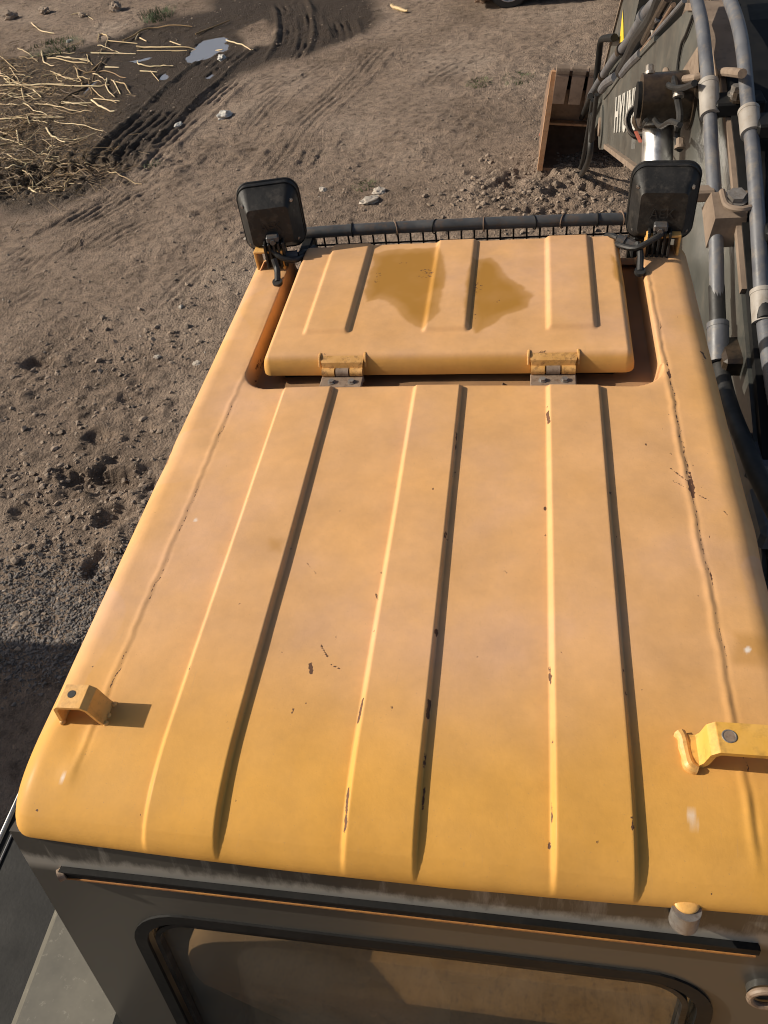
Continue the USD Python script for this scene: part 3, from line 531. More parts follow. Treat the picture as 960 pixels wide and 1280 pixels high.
obj('rail_end', cat(cyl(W(-.615, .083, .004), W(-.622, .084, .009), .009, 14)), M['hinge_steel'], rail)
st = obj('tube_stub', cat(cyl(W(.200, .000, .008), W(.200, .030, .008), .0165, 24)), M['bolt'], ex)
sc = trimesh.creation.icosphere(subdivisions=3, radius=1.); sc.vertices = sc.vertices * (.014, .011, .004) + W(.200, -.003, .005); obj('stub_cap', sc, M['yellow_small'], st)
lt = obj('latch_ring', ring(W(.316, .175, .014), outn, .019, .0045), M['hinge_steel'], ex); obj('latch_disc', cyl(W(.316, .175, 0), W(.316, .175, .008), .021), M['charcoal'], lt)
yb = lambda z: SY - SL * (SZ - z)
zr = 2.90
side = Polygon([(yb(1.32), 1.32), (yb(zr) + .02, zr), (1.70, zr), (1.82, 2.2), (1.80, 1.32)])
lw = Polygon([(.125, 1.98), (.315, 2.80), (.95, 2.80), (.95, 1.55), (.40, 1.55)]).buffer(-.02).buffer(.02); lw2 = Polygon([(1.02, 1.50), (1.02, 2.80), (1.62, 2.80), (1.72, 2.2), (1.70, 1.50)]).buffer(-.02)
obj('side_panel', yz(side.difference(lw).difference(lw2), -.668, -.635), M['charcoal'], ex)
obj('side_panel', yz(side.difference(lw).difference(lw2), .334, .367), M['charcoal'], ex)
for x in (-.655, .350):
    for q in (lw, lw2): obj('side_window', yz(q.buffer(-.001), x, x + .005), M['clear'], ex, smooth=False)
obj('front_frame', cat(cbox((-.634, 1.70, 2.80), (.333, 1.74, 2.868), .005), cbox((-.634, 1.74, 1.33), (.333, 1.79, 1.75), .005)), M['charcoal'], ex)
obj('windscreen', hull([(-.63, 1.722, 2.798), (.33, 1.722, 2.798), (-.63, 1.77, 1.752), (.33, 1.77, 1.752), (-.63, 1.727, 2.798), (.33, 1.727, 2.798), (-.63, 1.775, 1.752), (.33, 1.775, 1.752)]), M['clear'], ex, smooth=False)
obj('cab_floor', cbox((-.664, -.05, 1.26), (.363, 1.80, 1.315), .004), M['interior'], ex)
obj('head_lining', cbox((-.634, .33, 2.84), (.333, 1.15, 2.862), .004), M['interior'], ex)
# driver's seat behind the rear glass
def pillow(x0, x1, z0, z1, y0, th, lean):
    m = m3.Manifold.batch_hull([m3.Manifold.sphere(th / 2, 20).translate((x, 0, z)) for x in (x0 + th / 2, x1 - th / 2) for z in (z0 + th / 2, z1 - th / 2)])
    q = m.to_mesh(); t = trimesh.Trimesh(q.vert_properties[:, :3], q.tri_verts); t.apply_translation((0, y0, 0)); return rot(t, (1, 0, 0), lean, (0, y0, z0))
seat = obj('driver_seat', pillow(-.545, -.13, 1.75, 2.52, .33, .12, 4), M['seat'], ex)
for x in (-.46, -.38, -.30, -.22): obj('seat_rib', rot(cyl((x, .270, 1.85), (x, .270, 2.42), .008, 8), (1, 0, 0), 4, (0, .33, 1.75)), M['seat'], seat)
obj('seat_base', cbox((-.58, .42, 1.62), (.0, .98, 1.80), .05), M['seat'], seat)
obj('seat_post', cbox((-.42, .5, 1.31), (-.16, .85, 1.625), .02), M['black_plastic'], seat)
for x in (-.62, .06): obj('control_box', cbox((x - .05, .55, 1.7), (x + .06, 1.05, 1.95), .02), M['black_plastic'], ex)

# work lamps at the front corners of the roof, seen from behind
def lamp(x, y, z, w, hgt, yaw, label, cable_to, side):
    rim = np.array(rrect(-w / 2, -hgt / 2, w / 2, hgt / 2, .028).exterior.coords)[:-1]
    bulge = 1 + .04 * np.cos(np.pi * rim[:, :1] / w)
    ptsA = [(a * 1.0, 0.0, b * c) for (a, b), c in zip(rim, bulge[:, 0])]; ptsB = [(a, -.018, b * c) for (a, b), c in zip(rim, bulge[:, 0])]
    back = np.array(rrect(-w * .34, -hgt * .30, w * .34, hgt * .27, .010).exterior.coords)[:-1]; ptsC = [(a, -.072, b) for a, b in back]
    low = [(-w * .46, -.040, -hgt * .36), (w * .46, -.040, -hgt * .36)]
    body = hull(ptsA + ptsB + ptsC + low)
    T_ = trimesh.transformations.rotation_matrix(yaw, (0, 0, 1)) @ trimesh.transformations.rotation_matrix(math.radians(-4), (1, 0, 0)); T_[:3, 3] = (x, y, z)
    def put(m): m = m.copy(); m.apply_transform(T_); return m
    lp = obj('work_lamp', put(body), M['black_plastic'], ex, smooth=22); tag(lp, label)
    rimm = np.array([(a, .002, b * c) for (a, b), c in zip(rim, bulge[:, 0])]); rimm = np.vstack([rimm, rimm[:1]])
    obj('rim', put(tube(rimm, .0036, 8, 1, False)), M['black_plastic'], lp)
    seam = np.array([(a * 1.003, -.020, b * c * 1.003) for (a, b), c in zip(rim, bulge[:, 0])]); seam = np.vstack([seam, seam[:1]])
    obj('housing_seam', put(tube(seam, .0012, 6, 1, False)), M['black_plastic'], lp)
    for a, b in ((-.40, .30), (.40, .30), (-.40, -.30), (.40, -.30)): obj('screw', put(hexbolt((w * a, -.048, hgt * b), (0, -1, 0), .0032, .008)), M['bolt'], lp, smooth=False)
    lens = hull([(a * .93, .001, b * .93) for a, b in rim] + [(a * .93, .006, b * .93) for a, b in rim]); obj('lens', put(lens), M['clear'], lp)
    tx_ = meshkit.text_mesh('AEK', .019, .0015); tx_.apply_transform(trimesh.transformations.rotation_matrix(math.pi / 2, (1, 0, 0))); tx_.apply_translation((-tx_.bounds.mean(0)[0], -.0722, -.012))
    obj('raised_lettering', put(tx_), M['black_plastic'], lp, smooth=False)
    fins = cat(*[cbox((-.024 + .011 * k, -.098, -hgt * .62), (-.018 + .011 * k, -.060, -hgt * .22), .0015) for k in range(5)])
    obj('finned_knuckle', put(cat(fins, cbox((-.022, -.085, -hgt * .64), (.024, -.040, -hgt * .26), .003))), M['black_plastic'], lp, smooth=False)
    obj('knob', put(cat(cbox((-.014, -.094, -hgt * .22), (.016, -.070, -hgt * .12), .003), hexbolt((.001, -.092, -hgt * .2), (0, -1, 0), .006, .008))), M['steel_bar'], lp, smooth=False)
    c = np.array([x, y - .075, 2.951])
    u = cat(cbox(c + (-.036, -.022, 0), c + (-.030, .022, .046), .0015), cbox(c + (.030, -.022, 0), c + (.036, .022, .046), .0015), cbox(c + (-.036, -.022, .043), c + (.036, .022, .049), .0015))
    obj('lamp_bracket', u, M['yellow_small'], lp); obj('bracket_bolt', cyl(c + (0, 0, .022), c + (0, 0, .045), .009, 6), M['black_plastic'], lp, smooth=False)
    obj('cable', tube(cable_to, .0065, 10), M['rubber'], lp)
    return lp, T_
lamp(-.610, 1.742, 3.046, .146, .152, .18, 'black plastic work lamp at the left front corner of the roof', [(-.607, 1.652, 3.005), (-.575, 1.64, 2.985), (-.548, 1.645, 2.975), (-.535, 1.68, 2.965), (-.52, 1.74, 2.955)], -1)
lamp(.303, 1.742, 3.036, .142, .158, -.12, 'larger black plastic work lamp at the right front corner of the roof', [(.302, 1.652, 3.005), (.275, 1.63, 3.0), (.24, 1.625, 2.985), (.208, 1.66, 2.975), (.205, 1.70, 2.958)], 1)
# cable plugs and rubber stays beside the lamps
for pts, r in (([(-.592, 1.628, 2.990), (-.585, 1.615, 2.970), (-.578, 1.578, 2.957)], .0075), ([(.248, 1.645, 2.985), (.252, 1.615, 2.975), (.250, 1.575, 2.957)], .0075)):
    pl = obj('lamp_lead', tube(pts, r, 10), M['rubber'], ex); e = np.array(pts[-1]); obj('lead_foot', cyl(e + (0, 0, -.004), e + (0, -.002, .004), .012, 14), M['rubber'], pl)
for a, b in (((-.588, 1.66, 2.978), (-.545, 1.672, 2.974)), ((.207, 1.672, 2.985), (.243, 1.650, 2.976))):
    a, b = np.array(a), np.array(b); cn = obj('cable_plug', cat(cyl(a, b, .011, 10), cyl(a + (b - a) * .3, a + (b - a) * .45, .014, 10)), M['steel_bar'], ex); obj('plug_tail', tube([b, b + (.012, .02, -.004), b + (.02, .05, -.02)] if a[0] < 0 else [a, a + (-.012, .02, -.004), a + (-.02, .05, -.02)], .006, 8), M['rubber'], cn)
# front guard: top tube and wire mesh ahead of the roof
gd = obj('guard_bar', tube([(-.60, 1.80, 2.95), (-.52, 1.80, 2.963), (-.15, 1.80, 2.967), (.24, 1.80, 2.963), (.33, 1.80, 2.95)], .0145, 16), M['steel_bar'], ex); tag(gd, 'dark steel tube across the top of the front mesh guard')
for k, x in enumerate(np.linspace(-.54, .26, 26)): obj('guard_wire', cyl((x, 1.80, 2.955), (x + .003 * math.sin(9 * k), 1.80, 2.30), .0024, 6), M['black_steel'], gd)
for k, z in enumerate(np.arange(2.925, 2.3, -.035)): obj('guard_wire', cyl((-.55, 1.8035, z), (.27, 1.8035, z), .0022, 6), M['black_steel'], gd)
for k, x in enumerate((-.43, -.32, -.22, -.10, .02, .09, .17, .225)):
    obj('wire_tie', ring((x, 1.80, 2.965), (1, .5 * math.sin(k * 2.1), 0), .0165, .0018, 16, 6), M['rust'] if k % 2 else M['black_steel'], gd)
for x in (-.545, .262): obj('guard_post', cat(cbox((x - .014, 1.725, 2.90), (x + .014, 1.80, 2.955), .004), cbox((x - .014, 1.785, 2.25), (x + .014, 1.815, 2.955), .004)), M['black_steel'], gd)

# machine body behind and beside the cab
obj('engine_hood', cbox((-.62, -2.6, 1.2), (1.95, -.12, 2.12), .05), M['rusty_yellow'], ex)
dk = obj('side_deck', cbox((-.892, -2.4, 1.35), (-.672, .62, 2.345), .02), M['deck'], ex); tag(dk, 'dusty olive grey side deck with pale specks')
stp = obj('side_step', cbox((-1.165, -2.4, 2.06), (-.893, .75, 2.20), .01), M['black_steel'], ex); obj('step_trim', cyl((-1.160, -2.4, 2.205), (-1.160, .75, 2.205), .004, 8), M['silver'], stp); obj('step_trim', cyl((-1.135, -2.4, 2.202), (-1.135, .75, 2.202), .0025, 8), M['pipe_grey'], stp)
obj('turntable_deck', cbox((-.70, -2.6, 1.02), (2.1, 1.95, 1.25), .03), M['black_steel'], ex)
obj('right_tool_box', cbox((1.25, .3, 1.255), (2.1, 1.9, 1.75), .04), M['black_steel'], ex)
for x in (-.60, 1.45):
    tk = obj('crawler_track', yz(sbox(-1.9, .42, 2.0, .50).buffer(.42, quad_segs=10), x, x + .6), M['black_steel'], ex, smooth=False)
    for k in range(20): obj('track_shoe', cbox((x - .01, -2.0 + .2 * k, .915), (x + .61, -1.83 + .2 * k, .945), .006), M['steel_bar'], tk, smooth=False)
    for yy in (-1.9, 2.0): obj('sprocket', cyl((x - .02, yy, .46), (x + .62, yy, .46), .26, 20), M['boom_grey'], tk)

# boom: side plates, top and bottom plates, lettering, pipes, cylinder
BX0, BX1 = .60, 1.04
top = [(.75, 2.02), (1.2, 2.26), (1.6, 2.45), (2.0, 2.62), (2.4, 2.79), (2.75, 2.91), (3.05, 2.965), (3.3, 2.965), (3.54, 2.90), (4.28, 2.57), (5.0, 2.24), (5.71, 1.92), (6.3, 1.62), (6.72, 1.42)]
tip = [(6.72 + .21 * math.sin(a), 1.21 + .21 * math.cos(a)) for a in np.linspace(.3, 2.9, 10)]
bot = [(6.45, 1.14), (6.08, 1.335), (4.27, 1.97), (3.75, 2.10), (3.2, 2.14), (2.7, 2.02), (2.2, 1.82), (1.0, 1.32), (.55, 1.40), (.5, 1.8)]
bp_ = Polygon(top + tip + bot)
bm = obj('boom', yz(bp_, BX0, BX1), M['boom_grey'], ex, smooth=25); tag(bm, 'grey boom to the right of the cab, bending down toward the ground ahead')
def strip(line, th, x0, x1): return yz(shapely.LineString(line).buffer(th / 2, cap_style='flat', join_style='round', quad_segs=6), x0, x1)
obj('boom_top_cover', strip([(a, b + .012) for a, b in top[5:9]], .030, BX0 + .08, BX1 + .3), M['black_steel'], bm)  # black sheet standing in for shade on the boom top
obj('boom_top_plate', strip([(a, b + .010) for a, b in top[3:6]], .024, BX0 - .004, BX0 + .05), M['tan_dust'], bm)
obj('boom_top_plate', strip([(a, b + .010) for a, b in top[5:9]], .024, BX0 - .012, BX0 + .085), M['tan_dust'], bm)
obj('boom_top_cover', strip([(a, b + .018) for a, b in top[1:6]], .026, BX0 + .010, BX1 + .3), M['black_steel'], bm)  # rest of the sheet, blackening the shaded lower boom top
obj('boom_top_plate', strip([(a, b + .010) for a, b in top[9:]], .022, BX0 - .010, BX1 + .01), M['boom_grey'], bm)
obj('boom_bottom_plate', strip([(a, b - .012) for a, b in bot[1:6]], .030, BX0 - .030, BX1 + .03), M['tan_dust'], bm)
obj('tip_boss', cat(cyl((BX0 - .012, 6.72, 1.21), (BX1 + .05, 6.72, 1.21), .16, 28)), M['boom_grey'], bm); obj('pin_cap', cyl((BX0 - .025, 6.72, 1.21), (BX0 - .010, 6.72, 1.21), .07, 20), M['tan_dust'], bm)
# white lettering on the left face of the boom, running up along the front section
l0, l1, l2 = on_x(767, 165, BX0 - .004), on_x(782.5, 163, BX0 - .004), on_x(769.5, 123, BX0 - .004)
tm = meshkit.text_mesh('HYUNDAI', 1., .003, bold=True); v = tm.vertices.copy(); w3 = meshkit.text_mesh('HYU', 1., .003, bold=True).bounds[1][0]
tm.vertices = l0 + np.outer(v[:, 0] / w3, l1 - l0) + np.outer(v[:, 1], l2 - l0) + np.outer(v[:, 2] - .001, [-1., 0, 0])
if tm.volume < 0: tm.invert()
obj('boom_lettering', tm, M['white_print'], bm, smooth=False)
# long steel pipes
def px3(lst, x): return [on_x(a, b, x) for a, b in lst]
lp_ = px3([(866, -22), (872, 5), (877, 28), (881, 60), (886, 115), (889, 180), (893, 240), (895, 300), (896, 360), (898, 430)], .55)
rp_ = px3([(902, -25), (912, 0), (922, 28), (929, 65), (935, 130), (941, 190), (946, 260), (950, 330), (953, 385)], .64)
obj('pipe_sleeve', tube(px3([(895.5, 358), (897, 395), (898, 425)], .55), .0225, 16), M['rubber'], bm); obj('pipe_sleeve', tube(px3([(952, 366), (954, 384), (956, 400)], .64), .0225, 16), M['rubber'], bm)  # dark sleeves added where the lower pipes lie in shade
p1 = obj('boom_pipe', tube(lp_, .0205, 18), M['pipe_grey'], bm); p2 = obj('boom_pipe', tube(rp_, .0205, 18), M['pipe_grey'], bm)
def along(pts, t0, t1): q = spline(pts, 12); n = len(q) - 1; return q[int(t0 * n):int(t1 * n) + 1]
def near(pts, p, half):
    q = spline(pts, 40); i = np.argmin(np.linalg.norm(q - p, axis=1)); t = q[min(i + 2, len(q) - 1)] - q[max(i - 2, 0)]; t /= np.linalg.norm(t); return q[i] - t * half, q[i] + t * half
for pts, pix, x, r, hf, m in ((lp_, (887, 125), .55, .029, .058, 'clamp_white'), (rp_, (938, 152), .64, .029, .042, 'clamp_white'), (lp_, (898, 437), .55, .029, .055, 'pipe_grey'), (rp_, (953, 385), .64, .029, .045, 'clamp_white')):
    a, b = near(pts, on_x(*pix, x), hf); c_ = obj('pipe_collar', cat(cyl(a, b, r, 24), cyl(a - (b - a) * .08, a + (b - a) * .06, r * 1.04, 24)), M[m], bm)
for pix, x in (((887, 128), .55), ((939, 154), .64), ((948, 285), .64)):
    p = on_x(*pix, x); cb = obj('clamp_foot', cbox(p + (.01, -.05, -.03), p + (.155, .045, .012), .006), M['black_steel'], bm); obj('bolt', cat(hexbolt(p + (.075, .012, .010), (0, 0, 1), .018, .03)), M['bolt'], cb, smooth=False); obj('bolt', cat(hexbolt(p + (.075, -.03, .010), (0, 0, 1), .018, .026)), M['oily'], cb, smooth=False)
p = on_x(904, 272, .57); d1 = np.array([0, .90, .42])
cb = obj('clamp_block', hull([p + np.array([x, 0, 0]) + d1 * s + np.array([0, -.42, .9]) * z for (x, s, z) in ((-.045, -.08, -.03), (.055, -.08, -.03), (-.05, .06, -.03), (.065, .06, -.03), (-.035, -.04, .05), (.05, -.04, .05), (-.04, .055, .045), (.06, .055, .045))]), M['tan_dust'], bm, smooth=False)
tag(cb, 'tan dusty clamp block with a big bolt on the left boom pipe')
q = p + d1 * .02 + np.array([.022, -.42 * .055, .9 * .055]); obj('bolt', cat(hexbolt(q, (0, -.3, .95), .025, .02)), M['bolt'], cb, smooth=False); obj('clamp_ear', cbox(p + (-.10, .055, .02), p + (-.02, .10, .055), .006), M['tan_dust'], cb)
obj('clamp_lip', tube([q + (.03, -.055, .0), q + (0, -.062, .0), q + (-.03, -.035, .0), q + (-.035, .03, .01)], .009, 8), M['tan_dust'], cb)
# hoses that carry on from the pipes to the boom foot
h1 = px3([(899, 448), (905, 480), (914, 512), (928, 548), (945, 590), (975, 650)], .555); obj('hose', tube(h1, .022, 14), M['rubber'], bm)
h2 = px3([(956, 396), (962, 440), (972, 500), (985, 560)], .645); obj('hose', tube(h2, .024, 14), M['pipe_grey'], bm)
cf = on_x(915, 432, .58); obj('cross_brace', cbox(cf + (-.03, -.07, -.06), cf + (.22, .05, .0), .01), M['oily'], bm)
gb = on_x(940, 560, .60); obj('foot_block', cat(cbox(gb + (-.03, -.10, -.03), gb + (.05, .05, .02), .012), cbox(gb + (-.02, -.28, -.09), gb + (.06, -.11, -.02), .012)), M['pipe_grey'], bm)
# gusset and strap on the boom side
obj('strap', tube(px3([(832, 88), (836, 96), (848, 99), (868, 97)], .56) + px3([(885, 94), (906, 90), (928, 92)], .60), .013, 10), M['tan_dust'], bm)
obj('gusset', hull([on_x(a, b, x) for a, b in ((848, 96), (872, 58), (874, 95)) for x in (.575, .60)]), M['tan_dust'], bm)
obj('hose', tube(px3([(866, 20), (858, 42), (852, 55), (848, 76), (846, 94)], .592), .006, 8), M['rubber'], bm)
# boom cylinder
ra, rb = on_x(821, 214, .50), on_x(823.5, 140, .50)
ra = ra - (rb - ra) * 1.6
cy = obj('boom_cylinder_rod', cyl(ra, rb, .058, 28), M['chrome'], bm)
obj('boom_cylinder_barrel', cyl(ra - (rb - ra) * 1.1, ra, .075, 28), M['boom_grey'], bm)
eye = on_x(830, 123, .50); dr = (rb - ra) / np.linalg.norm(rb - ra)
ce = obj('cylinder_eye', cat(cyl(eye + (-.085, 0, 0), eye + (.10, 0, 0), .088, 30), cyl(rb - dr * .04, eye, .062, 24)), M['oily'], bm)
obj('eye_cap', cyl(eye + (-.10, 0, 0), eye + (-.084, 0, 0), .062, 24), M['black_steel'], ce); obj('pin_boss', cyl(eye + (.09, 0, 0), eye + (.19, 0, 0), .112, 28), M['oily'], ce)
obj('boss_ring', ring(eye + (.11, 0, 0), (1, 0, 0), .10, .012), M['tan_dust'], ce)
for lst, x, r in (([(812, 92), (806, 112), (803, 134), (806, 150)], .44, .011), ([(842, 98), (846, 120), (850, 146), (846, 168), (850, 186)], .52, .012), ([(800, 120), (796, 138), (800, 158), (808, 150)], .43, .008), ([(826, 96), (838, 108), (852, 110), (868, 104)], .50, .010), ([(818, 150), (826, 158), (838, 152), (850, 156)], .46, .009)):
    obj('grease_hose', tube(px3(lst, x), r, 8), M['rubber'], bm)
for (a, b), x, m in (((806, 150), .44, 'bolt'), ((850, 186), .52, 'tan_dust'), ((812, 94), .44, 'bolt'), ((848, 122), .52, 'bolt')):
    c = on_x(a, b, x); obj('hose_fitting', hexbolt(c, dr, .014, .035), M[m], bm, smooth=False)
hg = on_x(800, 152, .47); hr = obj('hose_loop', ring(hg, (.5, -.7, .5), .062, .012), M['rubber'], bm); obj('loop_edge', ring(hg + (-.012, -.012, .008), (.5, -.7, .5), .060, .005), M['clamp_white'], hr)
obj('loop_core', move(trimesh.creation.icosphere(subdivisions=2, radius=.05), hg + (.02, .02, .0)), M['oily'], hr)
for k, (a, b) in enumerate((((793, 163), (791, 186)), ((794, 163), (801, 178)))):
    q0, q1 = on_x(*a, .45), on_x(*b, .45); w_ = np.array([.008, 0, 0]); rb_ = obj('ribbon', hull([q0 - w_, q0 + w_, q1 - w_, q1 + w_, q0 + (0, .003, 0), q1 + (0, .003, 0)]), M['white_print'] if k == 0 else M['red_litter'], bm, smooth=False); tag(rb_, 'white cloth ribbon tied to the boom hose' if k == 0 else 'thin red cloth strip tied to the boom hose')
# pipes and hoses along the left edge of the boom's front section
gp = px3([(842, -12), (815, 8), (803, 24), (790, 45), (779, 60), (766, 76), (754, 94), (742, 113), (737, 122)], .63); fh = obj('arm_pipe', tube(gp, .032, 14), M['pipe_grey'], bm)
for pix in ((777, 63), (754, 94), (806, 18)):
    a, b = near(gp, on_x(*pix, .63), .06); obj('pipe_coupler', cyl(a, b, .042, 16), M['oily'] if pix[0] < 800 else M['pipe_grey'], fh)
for lst, r, mm in (([(824, 22), (806, 38), (792, 58)], .022, 'pipe_grey'), ([(802, 66), (788, 80), (778, 92)], .034, 'pipe_grey'), ([(842, 6), (820, 40), (800, 66), (776, 96)], .014, 'rust'), ([(856, 0), (830, 30), (812, 50)], .014, 'pipe_grey'), ([(770, 96), (758, 104), (752, 112)], .045, 'pipe_grey'), ([(830, -10), (818, 20), (798, 48), (786, 72), (776, 90)], .05, 'rubber'), ([(836, -4), (815, 34), (806, 52)], .03, 'oily'), ([(812, 28), (816, 44), (806, 60)], .012, 'clamp_white')):
    obj('hose', tube(px3(lst, .60), r * .75, 10), M[mm], bm)
for lst, r in (([(738, 120), (728, 145), (714, 170), (709, 195), (712, 214), (720, 222), (729, 215), (737, 195), (739, 165), (741, 142)], .030), ([(741, 125), (737, 150), (732, 180), (727, 205), (722, 214)], .022), ([(746, 118), (742, 150), (736, 195), (730, 212)], .022)):
    obj('hanging_hose', tube(px3(lst, .58), r * .9, 12), M['rubber'], bm)

# arm (stick) beyond the boom tip, down to the bucket
au, ad = np.array([0, 5.75, 2.75]), np.array([0, 8.75, .55]); t_ = (ad - au) / np.linalg.norm(ad - au); n_ = np.array([0, -t_[2], t_[1]])
def ap(s, o): q = au + t_ * s + n_ * o; return (q[1], q[2])
arm_poly = Polygon([ap(-.3, .05), ap(.3, .10), ap(1.4, .12), ap(3.6, .02), ap(3.78, -.08), ap(3.6, -.20), ap(1.6, -.42), ap(1.2, -.45), ap(.2, -.22), ap(-.3, -.14)])
arm = obj('arm', yz(arm_poly, .69, .99), M['boom_grey'], ex, smooth=25); tag(arm, 'grey arm beyond the boom tip with a yellow warning triangle')
obj('arm_edge_plate', strip([ap(-.3, .06), ap(.3, .11), ap(1.4, .13), ap(3.6, .03)], .02, .675, 1.0), M['tan_dust'], arm)
stk = hull([on_x(a, b, x) for a, b in ((773, 62), (778.5, 12), (779.5, 50)) for x in (.686, .6885)]); obj('warning_triangle', stk, M['yellow_print'], arm, smooth=False)
obj('arm_cylinder', cat(cyl((.85, 3.6, 3.22), (.85, 5.0, 3.08), .085, 24)), M['boom_grey'], arm); obj('arm_cylinder_rod', cyl((.85, 5.0, 3.08), (.85, 5.7, 2.85), .05, 20), M['chrome'], arm)
obj('hose_arm', tube(px3([(768, 47), (757, 48), (751, 52), (748, 75), (745, 104)], .64), .028, 12), M['black_steel'], arm)
# bucket
bx0, bx1 = .13, 1.28
def tl(m): return rot(m, (0, 1, 0), 6.5, (bx0, 8.7, 0))
prof = [(8.72, .98), (8.95, .93), (9.25, .78), (9.42, .55), (9.42, .28), (9.28, .08), (9.02, .0), (8.70, .0)]
pr = spline(np.array([(0, a, b) for a, b in prof]), 5)[:, 1:]
bk = obj('bucket', tl(yz(shapely.LineString(pr).buffer(.022, cap_style='flat', quad_segs=3), bx0 + .02, bx1 - .02)), M['rust'], ex); tag(bk, 'rusty toothed bucket resting on the ground')
sp = Polygon([tuple(q) for q in pr])
for x in (bx0, bx1 - .03): obj('side_plate', tl(yz(sp, x, x + .03)), M['rust'], bk, smooth=False)
for x in (bx0 - .012, bx1 - .04): obj('side_edge', tl(strip([(8.715, 1.0), (8.70, .5), (8.69, .0)], .05, x, x + .055)), M['rust_edge'], bk)
for k in range(5):
    x = bx0 + .10 + k * .165
    tt = obj('tooth', tl(hull([(x - .060, 8.68, .70), (x + .060, 8.68, .70), (x - .060, 8.76, .70), (x + .060, 8.76, .70), (x - .066, 8.655, .97), (x + .066, 8.655, .97), (x - .066, 8.78, .99), (x + .066, 8.78, .99), (x - .05, 8.69, 1.04), (x + .05, 8.69, 1.04), (x - .05, 8.75, 1.05), (x + .05, 8.75, 1.05)])), M['tooth'], bk, smooth=20)
    obj('tooth_cap', tl(cyl((x - .066, 8.70, 1.02), (x + .066, 8.70, 1.02), .05, 12)), M['tan_dust'], tt)
obj('inner_plate', tl(hull([(x, y, z) for x in (bx0 + .03, bx1 - .03) for y, z in ((8.80, .80), (8.82, .80), (8.99, .42), (9.01, .42))])), M['tooth'], bk)  # lighter steel tone stands in for sunlight inside the bucket
obj('wear_bar', tl(cbox((bx0 + .03, 8.90, .40), (bx1 - .03, 9.40, .425), .005)), M['rust_edge'], bk)
obj('bucket_link', cat(cbox((.66, 8.5, .35), (.72, 8.9, .75), .02), cbox((.98, 8.5, .35), (1.04, 8.9, .75), .02), cyl((.6, 8.75, .55), (1.1, 8.75, .55), .06, 18)), M['oily'], bk)

# ------------------------------------------------------------------ parked car at the top of the yard
car = thing('parked_car', 'dark parked car at the far edge of the yard, one wheel in view', 'car', (0, -.24, 0))
def carbody():
    low = [(-1.25, .35), (-1.25, .70), (-1.1, .82), (-.2, .92), (.45, 1.38), (1.7, 1.42), (2.5, 1.02), (3.0, .98), (3.05, .40), (2.75, .24), (-1.05, .24)]
    b = Polygon(low).buffer(.05).buffer(-.05)
    for wx in (-.33, 2.25): b = b.difference(Point(wx, .32).buffer(.38))
    m = extr(b, 1.66); v = m.vertices; m.vertices = np.column_stack([v[:, 0], 14.92 + v[:, 2], v[:, 1]]); m.invert() if m.volume < 0 else None
    return m
obj('body', carbody(), M['car_paint'], car, smooth=30)
for q in ([(-.05, .95), (.48, 1.33), (1.0, 1.35), (1.0, .95)], [(1.06, .95), (1.06, 1.35), (1.66, 1.37), (2.25, 1.02)]): obj('side_window', xz(Polygon(q), 14.912, 14.918), M['black_steel'], car, smooth=False)
for wx in (-.33, 2.25):
    for y0 in (14.86, 16.38):
        w_ = obj('wheel', cat(*[cyl((wx, y0 + a, .325), (wx, y0 + b, .325), r, 40) for a, b, r in ((.02, .20, .325), (0, .22, .30))]), M['rubber'], car)
        obj('rim', cat(cyl((wx, y0 - .004, .325), (wx, y0 + .05, .325), .07, 20), ring((wx, y0 + .004, .325), (0, 1, 0), .215, .014, 40, 8), *[rot(cbox((wx - .018, y0 - .002, .36), (wx + .018, y0 + .02, .545), .004), (0, 1, 0), 36 * k, (wx, y0, .325)) for k in range(10)]), M['alloy'], w_, smooth=False)
obj('undertray', cbox((-1.1, 15.0, .2), (2.9, 16.5, .3), .02), M['black_steel'], car)

# container added out of view at the left: it throws the lower left shade
ct = thing('storage_container', 'unseen blue grey corrugated container added left of the frame to cast the shade', 'container', (0, 0, 0))
xs_ = np.arange(-6.0, 2.34, .14); cor = []
for k, yv in enumerate(xs_): cor += [(yv, 0.0 if (k // 2) % 2 else .035)]
pl = Polygon([(y, -6.5 + e) for y, e in cor] + [(xs_[-1], -8.8), (xs_[0], -8.8)]); m = extr(pl, 2.45); v = m.vertices.copy(); m.vertices = np.column_stack([v[:, 1], v[:, 0], v[:, 2] + .12]); m.invert() if m.volume < 0 else None
obj('container_body', m, M['container'], ct, smooth=False)
for z in (.12, 2.50): obj('rail', cbox((-6.47, -6.05, z), (-6.38, 2.32, z + .12), .01), M['container'], ct)
for yv in (-6.05, 2.22): obj('corner_post', cbox((-6.47, yv, 0.02), (-6.37, yv + .1, 2.62), .01), M['container'], ct)

